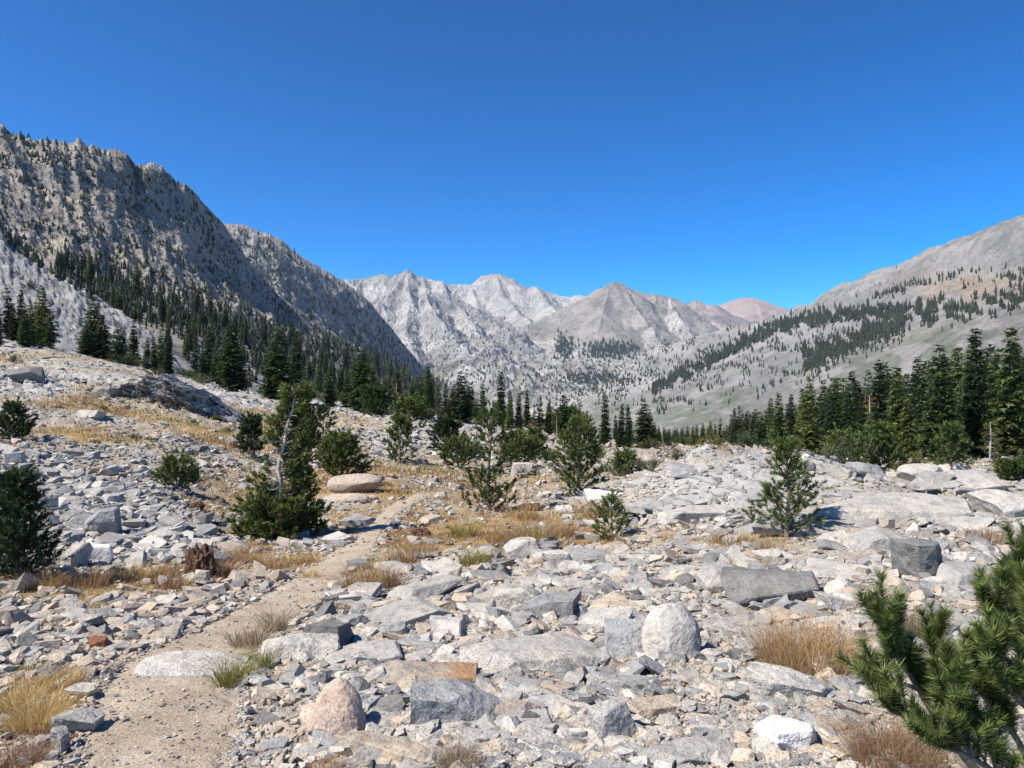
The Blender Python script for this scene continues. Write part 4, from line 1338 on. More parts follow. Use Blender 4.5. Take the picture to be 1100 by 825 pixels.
# --- the pines standing alone in the near field
def snag_pine():
    """the low wide pine with a dead grey spire and a live strip on one side"""
    d = dist_at(300, 582)
    r = np.random.default_rng(5)
    H, W = (583 - 416) * d / F, 100 * d / F
    s = d / F
    wd, cr = Wood(), Crown(r, 0.07, 0.021, *GREEN)
    # skirt: many limbs from the foot, spreading low
    az = 0
    for i in range(165):
        az += 2.399 + r.normal(0, .3)
        u = r.random()
        ln = W * .60 * r.uniform(.55, 1.05) * (1 - 0.25 * u)
        el = R(8 + 62 * u + r.normal(0, 6))
        k = np.linspace(0, 1, 7)
        out = np.array([math.cos(az), math.sin(az), 0])
        pts = np.array([0, 0, 0.04]) + out * (k * ln * math.cos(el))[:, None] + np.array([0, 0, 1]) * (k * ln * math.sin(el) * (0.7 + .3 * k) * 1.25)[:, None] + r.normal(0, .015, (7, 3))
        wd.add(pts, np.linspace(.016, .004, 7), 5)
        for q in range(9):
            v = .3 + .7 * (q + r.random()) / 9
            b = np.array([np.interp(v, k, pts[:, c]) for c in range(3)]) + r.normal(0, .05, 3)
            cr.shoot(b, out * .6 + [r.normal(0, .5), r.normal(0, .5),   .7], .13, 36, tone=r.uniform(.7, 1.25))
    # dead spire
    zz = np.linspace(0, 1, 14)
    tp = np.stack([(-6 + 20 * zz + 3 * np.sin(zz * 9) + 1.5 * np.sin(zz * 23)) * s, 0.02 * np.cos(zz * 7), zz * H], -1)
    dead = Wood()
    dead.add(tp, 0.045 * (1 - zz) ** .8 * (1 + .25 * np.sin(zz * 31)) + .008, 8)
    for i in range(110):
        u = r.uniform(.22, .98)
        p = np.array([np.interp(u, zz, tp[:, c]) for c in range(3)])
        a = r.uniform(0, 6.28)
        ln = r.uniform(.10, .42) * (1.15 - .8 * u)
        e = p + np.array([math.cos(a) * ln, math.sin(a) * ln, ln * r.uniform(-.25, .45)])
        m = (p + e) / 2 + r.normal(0, .03, 3)
        dead.add([p, m, e], [.008, .005, .002], 4)
    # live limbs up the spire, heavier on the right
    for i in range(150):
        u = r.uniform(.2, .97)
        p = np.array([np.interp(u, zz, tp[:, c]) for c in range(3)])
        a = r.normal(0.0, .9) if r.random() < .62 else r.normal(math.pi, .6)
        if math.sin(a) < -.55:
            a = -a
        right = math.cos(a) > 0
        ln = r.uniform(.5, 1.0) * (32 if right else 26) * s * np.interp(u, [0, .25, .55, .8, 1], [1.2, 1.25, 1.0, .55, .2])
        if not right and .42 < u < .62 and r.random() < .7:
            continue
        e = p + np.array([math.cos(a) * ln, math.sin(a) * ln * .8, ln * r.uniform(.0, .45)])
        wd.add([p, (p + e) / 2 + r.normal(0, .02, 3), e], [.010, .007, .003], 4)
        for q in range(7 if right else 5):
            v = r.uniform(.35, 1.05)
            cr.shoot(p + (e - p) * v + r.normal(0, .04, 3), [math.cos(a) * .6, math.sin(a) * .6, r.uniform(.1, .9)], .13, 32, tone=r.uniform(.6, 1.15) if right else r.uniform(.8, 1.4))  # lit left side and shaded right side painted into the needle tone
    t = thing("pine_tree", "low spreading pine with a bare grey spire rising from its crown, beside the trail", "pine tree", GROUND.at(300, d + W * .22))
    obj("trunk", wd.mesh("snag_pine_trunk", M_BARK), t)
    sp = obj("dead_spire", dead.mesh("snag_pine_spire", M_DEAD), t)
    obj("crown", cr.mesh("snag_pine_crown"), t)
    BLOCKED.append((300, 570, 50, 16))
snag_pine()

hero(525, 550, 438, 58, "ragged pine with a gap in its crown, left of the two middle pines", 21, ([0, .12, .3, .42, .5, .75, 1], [.9, 1.0, .8, .45, .7, .85, .3]), 1.25, GREEN, gaps=.22, lean=.02)
hero(622, 534, 452, 66, "dense pine with bright upper shoots, right of the two middle pines", 22, OVAL, 1.35, GREEN)
hero(846, 580, 476, 70, "upright young pine with open upswept branches standing on the pale slabs", 23, CONE, 1.05, YEL, gaps=.12)
hero(657, 582, 536, 38, "small lopsided pine sapling on the slabs", 24, CONE, .5, YEL)
hero(18, 630, 512, 92, "dense dark pine at the left edge above the grassy strip", 25, SPIRE, 2.6, DARK)
hero(14, 474, 436, 34, "small dark pine alone on the upper left slope", 26, CONE, 1.0, DARK)
hero(190, 527, 497, 40, "low shrubby pine in the middle of the stony slope", 27, DOME, 1.0, GREEN)
hero(430, 499, 452, 28, "thin pine with bare lower stems between the shrubs", 28, OVAL, .8, GREEN, gaps=.2)
hero(480, 488, 455, 34, "compact dark pine behind the ragged one", 29, OVAL, 1.2, DARK)
hero(492, 506, 480, 42, "low yellowish pine in front of the compact dark one", 30, DOME, .8, YEL, gaps=.2)
hero(366, 516, 478, 50, "broad bright green pine right of the snag topped one", 31, DOME, 1.3, GREEN)
hero(327, 500, 412, 34, "dark narrow pine right behind the dead spire", 32, SPIRE, 1.8, DARK)
hero(270, 492, 450, 26, "small dark pine left behind the dead spire", 33, CONE, 1.0, DARK)
hero(347, 490, 446, 30, "grey twiggy pine with thin foliage behind the snag topped one", 34, OVAL, .7, DARK, gaps=.3)
hero(404, 448, 424, 34, "low pine on the slope above the grassy flat", 35, DOME, .9, DARK)
hero(440, 462, 434, 36, "bushy pine at the start of the conifer row", 36, DOME, .9, GREEN)
hero(556, 503, 478, 44, "yellow green bushy pine between the two middle pines", 37, DOME, 1.0, YEL)
hero(575, 498, 466, 20, "slim pine beside the yellow green bushy one", 38, CONE, .7, GREEN)
hero(610, 470, 444, 50, "bright green pine top showing behind the bushy pine", 39, CONE, 1.0, YEL)
hero(945, 506, 468, 46, "leafy pine on the far edge of the knoll", 40, DOME, 1.2, GREEN)
hero(905, 494, 470, 30, "small pine beside the weathered snag", 41, OVAL, .8, GREEN)
hero(880, 478, 452, 26, "young green pine on the knoll in front of the forest", 42, OVAL, .8, YEL)
hero(1022, 506, 458, 34, "open crowned pine left of the grey dead tree", 43, OVAL, .9, GREEN, gaps=.2)
hero(1088, 517, 500, 22, "low green pine at the edge of the meadow", 44, DOME, .8, GREEN)
hero(672, 512, 494, 24, "little green pine beside the willow", 45, DOME, .6, YEL)

# --- conifers of the forest: ten shapes, each used many times
def conifer(seed, R0, tones, density=1.0, bare=0.08, ragged=.25):
    """narrow mountain conifer of unit height: drooping tiers of needle sprays"""
    r = np.random.default_rng(seed)
    wd = Wood()
    z = np.linspace(0, 1, 8)
    wd.add(np.stack([0.006 * np.sin(z * 5 + seed), 0.006 * np.cos(z * 4 + seed), z * .99 - .01], -1), 0.017 * (1 - z) ** .9 + .0015, 7)
    V, T = [], []
    n_t = int(34 * density)
    n0 = r.uniform(0, 6.28)
    for i in range(n_t):
        u = bare + (1 - bare) * (i + r.random() * .8) / n_t
        rad = R0 * (1 - u) ** .72 * np.interp(u, [0, .12, .3, 1], [.6, .95, 1, 1]) + .008
        nb = max(3, int(9 * (1 - u) + 3))
        for b in range(nb):
            if r.random() < ragged * .5:
                continue
            a = n0 + i * 1.9 + b * 6.283 / nb + r.normal(0, .25)
            ln = rad * r.uniform(1 - ragged * 1.6, 1.12)
            droop = r.uniform(-.35, .12) + .5 * u
            tone = r.uniform(.65, 1.3)
            ns = max(2, int(ln / .016))
            t = (np.arange(ns) + r.random(ns)) / ns
            t = .12 + .88 * t
            c = np.stack([np.cos(a) * ln * t, np.sin(a) * ln * t, u + droop * ln * t - .12 * ln * t * t], -1)
            wv = .034 * (0.65 + .55 * (1 - t)) * r.uniform(.7, 1.3, ns)
            for s_ in (-1, 1):
                ang = a + s_ * r.uniform(.5, 1.2, ns)
                dirv = np.stack([np.cos(ang), np.sin(ang), r.normal(-.15, .35, ns)], -1)
                nrm = unit(np.cross(dirv, np.stack([r.normal(0, .5, ns), r.normal(0, .5, ns), np.ones(ns)], -1)))
                tip = c + dirv * wv[:, None] * 1.5
                V.append(np.stack([c - nrm * wv[:, None] * .42, c + nrm * wv[:, None] * .42, tip], 1).reshape(-1, 3))
                f = r.random(ns)[:, None]
                col = (np.array(tones[0]) * (1 - f) + np.array(tones[1]) * f) * tone
                T.append(np.repeat(col, 3, axis=0))
    V, T = np.concatenate(V), np.concatenate(T)
    V = np.concatenate([V, [[-.002, 0, .985], [.002, 0, .985], [0, 0, 1.005]]])
    T = np.concatenate([T, np.tile(np.array(tones[0])[None], (3, 1))])
    return wd.mesh("conifer_trunk", M_BARK), mesh_np("conifer_crown", V, np.arange(len(V)).reshape(-1, 3), T, M_NEEDLE)

CONS = [conifer(50 + k, rr_, [DARK, GREEN, DARK, ((0.028, 0.052, 0.018), (0.07, 0.10, 0.035))][k % 4], dn, br, rg)
        for k, (rr_, dn, br, rg) in enumerate([(.17, 1.15, .03, .14), (.20, 1.1, .03, .2), (.14, 1.2, .02, .15), (.24, 1.05, .03, .22), (.18, 1.2, .05, .25), (.21, 1.1, .01, .16), (.25, 1.0, .10, .5), (.15, 1.0, .16, .5)])]
tr_rng = random.Random(91)

def conifer_at(px, py, top, label, sheet=None, kind=None, group=None, d=None, wide=1.0):
    sheet = sheet or GROUND
    for k in range(8):
        if d is not None and d == d:
            break
        d = dist_at(px, py + 2 * k) if sheet is GROUND else sheet.hit(px, py + 2 * k)
    if d is None or d != d:
        return None
    p = sheet.at(px, d)
    foot = CY - F * (p.z - CAMZ) / d
    H = max((foot - top), 4) * d / F
    k = kind if kind is not None else tr_rng.randrange(len(CONS))
    t = place_tree("conifer", label, "conifer", CONS[k], p - Vector((0, 0, .1)), tr_rng.uniform(0, 6.28), group, H)
    t.scale = (H * wide, H * wide, H)
    t.rotation_euler.x, t.rotation_euler.y = tr_rng.gauss(0, .02), tr_rng.gauss(0, .02)
    return t

# the trees that stand out
NAMED = [
    (45, 366, 306, "tallest dark conifer in the clump at the left edge below the talus hill"), (10, 362, 306, "conifer at the left end of the clump below the talus hill"),
    (22, 364, 310, "narrow conifer in the clump below the talus hill"), (33, 372, 326, "short conifer in front of the clump below the talus hill"), (52, 374, 340, "low bushy conifer right of the clump below the talus hill"),
    (74, 358, 336, "small slim conifer alone between two clumps"), (84, 353, 338, "tiny conifer alone on the talus"),
    (100, 374, 318, "broad conifer beside the two leaning pale trunks"), (112, 374, 337, "narrow conifer right of the broad one by the leaning trunks"), (92, 374, 346, "short conifer left of the broad one by the leaning trunks"),
    (125, 382, 344, "conifer right of the two leaning pale trunks"), (132, 384, 350, "second conifer right of the leaning trunks"), (143, 386, 342, "round topped conifer before the talus hill"),
    (172, 398, 352, "dark conifer left in the trees above the outcrop"), (180, 400, 358, "dark conifer above the middle of the outcrop"), (210, 406, 358, "dark conifer at the gap above the outcrop"),
    (225, 410, 350, "tall conifer right of the gap above the outcrop"), (250, 418, 346, "broad tall conifer above the end of the outcrop"), (298, 428, 350, "tall broad conifer standing over the dead spire"),
    (318, 425, 352, "tall conifer right of the dead spire"), (388, 440, 372, "broad yellowish conifer in the row on the slope"), (427, 443, 388, "dark conifer next to the rusty trunk"),
    (460, 448, 392, "slim dark conifer left of the pair at the valley mouth"), (496, 452, 397, "broad dark conifer at the mouth of the valley"), (505, 450, 410, "smaller conifer touching the broad one at the valley mouth"),
    (519, 452, 411, "short conifer left of the tallest spire"), (538, 454, 398, "tallest narrow spire in the row across the valley"), (548, 456, 418, "conifer right of the tallest narrow spire"),
    (557, 460, 421, "slim conifer second from the tallest narrow spire"), (566, 460, 418, "slim conifer third from the tallest narrow spire"), (580, 466, 424, "conifer behind the rusty dead saplings"),
    (591, 468, 428, "conifer right of the rusty dead saplings"), (606, 472, 423, "broadest conifer in the middle of the row across the valley"), (650, 478, 422, "tall conifer left of the twin spires"),
    (666, 480, 432, "left twin spire in the row across the valley"), (675, 480, 433, "right twin spire in the row across the valley"), (692, 482, 427, "broad conifer standing apart at the right end of the row"),
    (1046, 492, 350, "tallest conifer of the right forest"), (1085, 490, 350, "tall conifer near the end of the right forest"), (870, 484, 402, "pointed conifer rising above the left half of the right forest"),
    (836, 484, 418, "dark conifer on the shoulder of the right forest"), (1010, 492, 368, "brown tinged conifer near the tallest one of the right forest"),
]
for (px, py, top, label) in NAMED:
    conifer_at(px, py, top, label, wide=1.35 if "broad" in label else 1.0, kind=3 if "broad" in label else (2 if "slim" in label or "narrow" in label or "twin" in label else None))

def forest(n, xs, ys, hs, label, group, sheet=None, cond=None, seed=1):
    r = random.Random(seed)
    made = tries = 0
    while made < n and tries < n * 30:
        tries += 1
        px = r.uniform(*xs)
        y0, y1 = (np.interp(px, [q[0] for q in ys], [q[k] for q in ys]) for k in (1, 2))
        py = r.uniform(y0, y1)
        if cond and not cond(px, py, r):
            continue
        h = r.uniform(*hs) * r.uniform(.8, 1.15)
        if conifer_at(px, py, py - h, label, sheet, group=group) is not None:
            made += 1

# the forest on the right: its ranks are placed by distance, the farther ones on lower ground
def right_forest():
    r = random.Random(17)
    n = 0
    for k in range(160):
        px = 700 + 430 * ((k + r.random()) / 160)
        d = r.choice([62, 75, 88, 100, 115, 130]) * r.uniform(.92, 1.08)
        if px < 800:
            d = r.uniform(90, 150)
        top = np.interp(px, [690, 720, 760, 800, 840, 880, 920, 960, 1000, 1040, 1100, 1170], [452, 458, 450, 432, 424, 408, 394, 380, 380, 366, 362, 352])
        top += abs(r.gauss(0, 1)) * np.interp(px, [700, 800, 1100], [7, 14, 24]) + (d < 80) * r.uniform(0, 30) * smooth(780, 860, px)
        if 1055 < px < 1110 and d < 72:
            continue
        where = "left end" if px < 800 else ("middle" if px < 960 else "tall right part")
        conifer_at(px, 0, top, wide=1.0, label=f"dark green conifer standing in the {where} of the dense right forest", d=d, group="conifers of the dense right forest")
right_forest()
forest(30, (150, 500), [(150, 388, 396), (200, 398, 407), (300, 420, 430), (400, 434, 443), (500, 446, 456)], (26, 50), "dark conifer in the grove along the crest of the stony slope", "conifers along the crest of the stony slope", seed=3)
forest(16, (470, 720), [(470, 446, 452), (600, 462, 472), (720, 474, 480)], (18, 36), "small conifer in the row across the valley", "conifers in the row across the valley", seed=4)
forest(11, (-30, 66), [(-30, 360, 374), (66, 364, 376)], (34, 60), "dark conifer in the clump at the left edge below the talus hill", "conifers of the left clump", seed=9)
forest(95, (60, 470), [(60, 286, 300), (100, 298, 326), (160, 310, 375), (250, 345, 405), (350, 380, 425), (470, 425, 440)], (20, 34), "conifer on the forested apron below the left cliffs", "conifers on the apron below the left cliffs", sheet=LM, seed=5)

# ------------------------------------------------------------------ the trees too far to count
def far_trees():
    r = np.random.default_rng(8)
    base_v, base_f = [], []
    k = 7
    tiers = [(0.0, .17), (.22, .20), (.45, .145), (.7, .085), (1.0, .0)]
    shapes = []
    for s in range(6):
        V, Fc = [], []
        for ti in range(len(tiers) - 1):
            z0, r0 = tiers[ti]
            z1, r1 = tiers[ti + 1]
            a = np.linspace(0, 6.283, k, endpoint=False) + r.random()
            rr0 = r0 * r.uniform(.45, 1.45, k)
            o = len(V)
            for i in range(k):
                V.append((rr0[i] * math.cos(a[i]), rr0[i] * math.sin(a[i]), z0 - r.uniform(0, .05)))
            V.append((r.normal(0, .015), r.normal(0, .015), min(1, z1 + .14)))
            for i in range(k):
                if r.random() < .88:
                    Fc.append((o + i, o + (i + 1) % k, o + k))
        shapes.append((np.array(V), np.array(Fc)))
    VV, FF, TT, n = [], [], [], 0
    def put(sheet, px, py, hpx, squat=1.0, tone=1.0):
        nonlocal n
        d = sheet.hit(px, py)
        if d is None:
            return
        p = sheet.at(px, d)
        H = hpx * d / F
        v, f = shapes[r.integers(6)]
        VV.append(v * np.array([H * squat * .72, H * squat * .72, H]) + np.array(p) - [0, 0, .04 * H])
        FF.append(f + n)
        n += len(v)
        c = np.array((0.030, 0.040, 0.026)) * r.uniform(.6, 1.4) * tone
        TT.append(np.tile(c, (len(v), 1)))
    # left cliffs: scattered, in loose clusters
    cnt = 0
    while cnt < 2900:
        px = r.uniform(-120, 430)
        crest = np.interp(px, [-120, 0, 90, 140, 200, 240, 300, 340, 430], [118, 138, 155, 170, 197, 243, 318, 347, 398])
        foot = np.interp(px, [-120, 0, 80, 170, 260, 330, 430], [240, 268, 280, 312, 345, 375, 415])
        py = crest + 3 + (foot - crest - 3) * r.random()
        c = perlin(px / 26, py / 20, 3.0) + .4 * perlin(px / 8, py / 8, 1)
        if r.random() > .20 + 1.1 * smooth(-.1, .45, c) + .25 * (py < crest + 40):
            continue
        put(LM, px, py, r.uniform(2.4, 6.2) * (1.1 if px < 230 else .8), r.uniform(1.3, 2.5))
        cnt += 1
    for _ in range(1900):                       # small trees on the apron and among the grove
        px = r.uniform(60, 470)
        y = np.interp(px, [60, 160, 250, 350, 470], [300, 330, 365, 398, 428])
        put(LM, px, y + r.normal(0, 17), r.uniform(7, 17), r.uniform(.95, 1.4), 1.0)
    for _ in range(1500):                      # second ridge
        px = r.uniform(225, 480)
        crest = np.interp(px, [225, 262, 302, 348, 385, 418, 462], [241, 243, 259, 290, 314, 350, 402])
        py = crest + 1.5 + (r.random() ** .9) * (85 - 0.12 * (px - 225))
        put(LR, px, py, r.uniform(2.8, 6.0), r.uniform(1.0, 1.5), 1.05)
    # right mountainside: bands of forest that rise to the right
    def band(n_, p, thick, hs, x0, x1, thr=-.12, tone=1.0):
        for _ in range(n_):
            px = r.uniform(x0, x1)
            y = np.interp(px, [q[0] for q in p], [q[1] for q in p]) + r.normal(0, thick)
            if perlin(px / 15, y / 7, 6) + .35 * perlin(px / 5, y / 4, 2) < thr:
                continue
            put(RM, px, y, r.uniform(*hs), r.uniform(.9, 1.35), tone)
    band(2300, [(705, 416), (740, 401), (780, 379), (830, 353), (870, 344), (920, 338), (965, 334)], 4.0, (4, 8.5), 700, 972, -.25)
    band(1500, [(850, 396), (900, 374), (940, 357), (968, 347)], 7.5, (5, 9), 862, 972, -.25)
    band(800, [(740, 408), (800, 390), (860, 370), (900, 360)], 9, (3, 6), 740, 910, .02)
    band(500, [(690, 440), (760, 425), (820, 412), (880, 398)], 7, (4, 8), 680, 890, .14)
    band(700, [(640, 428), (700, 400), (750, 380), (820, 360)], 9, (2.5, 5.5), 650, 840, .05)
    band(900, [(975, 338), (1000, 338), (1050, 333), (1110, 318)], 7, (6, 12), 972, 1112, .05)
    band(420, [(930, 325), (960, 314), (1000, 302), (1030, 298), (1110, 296)], 3.5, (4, 8), 930, 1112, .1)
    band(260, [(690, 388), (740, 368), (800, 352), (860, 336), (930, 312)], 4, (2, 4), 680, 960, .1)
    band(60, [(900, 320), (1100, 262)], 10, (2, 4), 880, 1100, .1)
    # far massif: dark patches and specks
    for (cx, cy, a, b, m, hs) in [(606, 374, 5, 6, 150, (3, 5)), (652, 378, 15, 5, 300, (3, 5)), (640, 408, 22, 4, 260, (3, 5)), (625, 398, 26, 6, 110, (2, 3.5)), (690, 388, 14, 8, 60, (2, 4)),
                                  (715, 372, 10, 5, 40, (2, 3.5)), (560, 385, 40, 14, 160, (1.6, 3)), (500, 385, 40, 22, 220, (1.6, 3.2)), (450, 350, 30, 25, 120, (1.4, 2.6)), (540, 410, 60, 12, 260, (2, 4)),
                                  (640, 425, 30, 8, 160, (2.5, 5)), (520, 360, 30, 12, 80, (1.4, 2.6))]:
        for _ in range(m):
            px, py = cx + r.normal(0, a), cy + r.normal(0, b)
            for sh in (RM, FM1):
                if (sh is RM) and px < 640:
                    continue
                dd = sh.hit(px, py)
                if dd:
                    put(sh, px, py, r.uniform(*hs), 1.9, 1.1)
                    break
    # talus hill: few low shrubs
    for _ in range(70):
        px = r.uniform(-60, 165)
        put(NH, px, r.uniform(235, 370), r.uniform(2, 6), r.uniform(1.4, 2.6))
    for _ in range(60):
        u = r.random()
        px = 5 + 95 * u
        put(NH, px, 250 + 62 * u + r.uniform(2, 12), r.uniform(8, 16), r.uniform(1, 1.5))
    obj("distant_conifers", mesh_np("distant_conifers", np.concatenate(VV), np.concatenate(FF), np.concatenate(TT), leaf_mat("far_needles", .8)), kind="stuff",
        label="countless small dark conifers scattered over the mountainsides", category="conifers")
far_trees()

# ------------------------------------------------------------------ shrubs
def shrub_mesh(seed, t0, t1, leaf=.05, n=900, stems=14):
    """dome of unit height and width 2: stems that fork into loose leaves"""
    r = np.random.default_rng(seed)
    wd = Wood()
    P, Dv = [], []
    for i in range(stems):
        a = r.uniform(0, 6.283)
        rad = r.uniform(.15, .95)
        top = np.array([math.cos(a) * rad, math.sin(a) * rad, (1.05 - .55 * rad ** 1.6) * r.uniform(.65, 1.05)])
        k = np.linspace(0, 1, 5)[:, None]
        pts = top * k ** np.array([[.8, .8, 1.1]]) + r.normal(0, .02, (5, 3)) * k
        wd.add(pts, np.linspace(.020, .006, 5), 4)
        m = n // stems
        v = .25 + .75 * r.random(m) ** .7
        c = np.stack([np.interp(v, k[:, 0], pts[:, j]) for j in range(3)], -1)
        P.append(c + r.normal(0, .11, (m, 3)) * v[:, None])
        Dv.append(unit(r.normal(0, .7, (m, 3)) + [0, 0, .5]))
    P, Dv = np.concatenate(P), np.concatenate(Dv)
    P[:, 2] = np.abs(P[:, 2])
    clump = fbm(P[:, 0] * 2.5, P[:, 1] * 2.5, P[:, 2] * 2.5 + seed, 2)
    keep = clump > -.32
    P, Dv, clump = P[keep], Dv[keep], clump[keep]
    V, f, t = needle_tris(P, Dv, leaf * 1.6, leaf, r, t0, t1)
    return wd.mesh("shrub_stem", M_BARK), mesh_np("shrub_foliage", V, f, t, M_LEAF)

WILLOW = ((0.085, 0.105, 0.060), (0.15, 0.165, 0.095))
OLIVE = ((0.065, 0.078, 0.022), (0.125, 0.125, 0.040))
SCRUB = ((0.035, 0.055, 0.020), (0.075, 0.095, 0.035))
SHR = {"willow": [shrub_mesh(1, *WILLOW, n=1500), shrub_mesh(2, *WILLOW, n=1500)], "olive": [shrub_mesh(3, *OLIVE, n=1500), shrub_mesh(4, *OLIVE, n=1500)],
       "scrub": [shrub_mesh(5, *SCRUB, n=1700), shrub_mesh(6, *SCRUB, n=1700)]}
sh_r = random.Random(4)

def shrub(px, py, wpx, hpx, kind, label, group=None, sheet=None):
    sheet = sheet or GROUND
    d = sheet.hit(px, py)
    if d is None:
        return
    a, b = sh_r.choice(SHR[kind])
    t = thing("shrub", label, "shrub", sheet.at(px, d + wpx * .3 * d / F), sh_r.uniform(0, 6.28), group)
    t.scale = (wpx * .5 * d / F, wpx * .42 * d / F, hpx * d / F)
    obj("stem", a, t)
    obj("foliage", b, t)

for (px, py, wp, hp, kind, label) in [
    (668, 512, 62, 26, "willow", "grey green willow thicket behind the bushy pine"), (700, 508, 50, 16, "willow", "low grey willow at the end of the willow thicket"),
    (512, 492, 44, 16, "willow", "low grey willow above the stony flat"), (590, 497, 46, 15, "scrub", "dark low shrub in front of the rusty dead saplings"),
    (562, 512, 60, 16, "olive", "olive shrub beneath the yellow green bushy pine"), (455, 452, 56, 16, "scrub", "dark shrub at the start of the conifer row"),
    (400, 447, 40, 18, "scrub", "dark shrub under the low pine on the slope"), (385, 436, 50, 12, "willow", "grey shrub below the yellowish conifer"),
    (140, 394, 60, 14, "scrub", "flat dark shrub above the dark outcrop"), (14, 390, 26, 8, "olive", "olive mat shrub on the upper slope at the left edge"),
    (920, 508, 74, 44, "scrub", "tall leafy green shrub beside the weathered snag"), (985, 505, 44, 18, "olive", "olive shrub at the meadow edge"),
    (1090, 512, 40, 24, "scrub", "dark shrub at the end of the meadow"), (962, 512, 40, 14, "olive", "low olive shrub behind the rim boulders"),
    (890, 494, 24, 14, "willow", "yellowish grey shrub behind the rounded boulder"), (728, 497, 40, 14, "olive", "olive shrub at the near end of the knoll"),
    (700, 484, 50, 12, "olive", "green shrub before the conifer standing apart"), (640, 492, 40, 12, "olive", "green shrub in front of the broadest conifer"),
    (112, 442, 18, 5, "olive", "bright olive mat on the grassy slope"), (145, 474, 26, 6, "olive", "bright olive mat lower on the grassy slope"), (232, 452, 24, 6, "olive", "olive mat below the end of the outcrop"),
    (165, 477, 16, 5, "olive", "second bright olive mat beside the lower one"), (245, 466, 26, 6, "olive", "olive mat left of the snag topped pine")]:
    shrub(px, py, wp, hp, kind, label)
shrub(32, 314, 22, 9, "scrub", "lone green shrub on the bright talus hill", sheet=NH)
for k in range(34):
    px = 705 + 400 * k / 33 + sh_r.uniform(-6, 6)
    d = sh_r.uniform(58, 84) if px > 800 else sh_r.uniform(75, 110)
    p = GROUND.at(px, d)
    a, b = SHR[sh_r.choice(["scrub", "scrub", "olive", "willow"])][k % 2]
    t = thing("shrub", "shrub in the undergrowth along the foot of the right forest", "shrub", p, k, "undergrowth shrubs of the right forest")
    h = sh_r.uniform(.8, 2.2)
    t.scale = (h * sh_r.uniform(.9, 1.6), h, h)
    obj("stem", a, t)
    obj("foliage", b, t)
for k in range(26):
    px = 175 + 300 * k / 25 + sh_r.uniform(-8, 8)
    py = np.interp(px, [175, 300, 480], [401, 426, 449]) + sh_r.uniform(-2, 5)
    shrub(px, py, sh_r.uniform(16, 34), sh_r.uniform(7, 15), sh_r.choice(["scrub", "scrub", "willow"]), "scrubby shrub along the crest of the stony slope", "shrubs along the crest of the stony slope")

# ------------------------------------------------------------------ dead wood
def dead_tree(px, py, top, label, mat, seed, branches=26, blen=.28, lean=0.0, rad=.018, d=None, needles=None, name="dead_tree"):
    r = np.random.default_rng(seed)
    d = d or dist_at(px, py)
    p = GROUND.at(px, d)
    foot = CY - F * (p.z - CAMZ) / d
    H = (foot - top) * d / F
    z = np.linspace(0, 1, 9)
    tp = np.stack([lean * H * z + .01 * H * np.sin(z * 8 + seed), .01 * H * np.cos(z * 7), z * H - .05], -1)
    t = thing(name, label, "dead tree", p)
    w1 = Wood()
    w1.add(tp, rad * H * (1 - .85 * z), 8)
    if branches:
        cr = Crown(r, .12, .02, *(needles or ((0.2, 0.1, 0.05),) * 2))
        for i in range(branches):
            u = r.uniform(.18, .97)
            b = np.array([np.interp(u, z, tp[:, c]) for c in range(3)])
            a = r.uniform(0, 6.283)
            ln = blen * H * (1.1 - .85 * u) * r.uniform(.4, 1.1)
            e = b + np.array([math.cos(a) * ln, math.sin(a) * ln, ln * r.uniform(-.35, .3)])
            w1.add([b, (b + e) / 2 + r.normal(0, .05 * ln, 3), e], [.007 * H * (1.1 - u), .005 * H * (1.1 - u), .0015 * H], 4)
            if needles:
                for q in range(5):
                    cr.shoot(b + (e - b) * r.uniform(.3, 1), [math.cos(a), math.sin(a), .2], .2, 18)
        if needles:
            obj("crown", cr.mesh("withered_crown"), t)
    obj("trunk", w1.mesh("dead_trunk", mat), t)
    return t

RUSTN = ((0.17, 0.085, 0.04), (0.26, 0.15, 0.075))
dead_tree(934, 492, 424, "pale dead tree with rust coloured needles before the right forest", M_DEAD, 1, 46, .24, needles=RUSTN, rad=.026, d=60)
dead_tree(1064, 512, 452, "grey dead tree with bare drooping limbs at the edge of the meadow", M_DEAD, 2, 44, .34, rad=.032, d=46, needles=OLIVE)
dead_tree(842, 486, 460, "small white snag in front of the right forest", M_DEAD, 3, 10, .3, rad=.03, d=60)
dead_tree(573, 476, 450, "rusty dead sapling in the conifer row", M_RUST, 4, 30, .2, needles=RUSTN)
dead_tree(598, 478, 448, "pale bare sapling right of the rusty one", M_DEAD, 5, 14, .16)
dead_tree(426, 446, 410, "dead tree with a thick rusty trunk in the row on the slope", M_RUST, 6, 12, .18, rad=.045)
dead_tree(529, 458, 418, "thin pale snag beside the tallest narrow spire", M_DEAD, 7, 12, .12)
dead_tree(106, 376, 362, "left of two leaning pale trunks on the slope crest", M_DEAD, 8, 0, lean=.35, rad=.10)
dead_tree(120, 376, 363, "right of two leaning pale trunks on the slope crest", M_DEAD, 9, 0, lean=-.4, rad=.10)
dead_tree(712, 484, 464, "thin bare sapling at the left end of the right forest", M_DEAD, 10, 10, .15)
dead_tree(1040, 500, 450, "bare grey snag among the tall trees of the right forest", M_DEAD, 12, 20, .2, d=62)

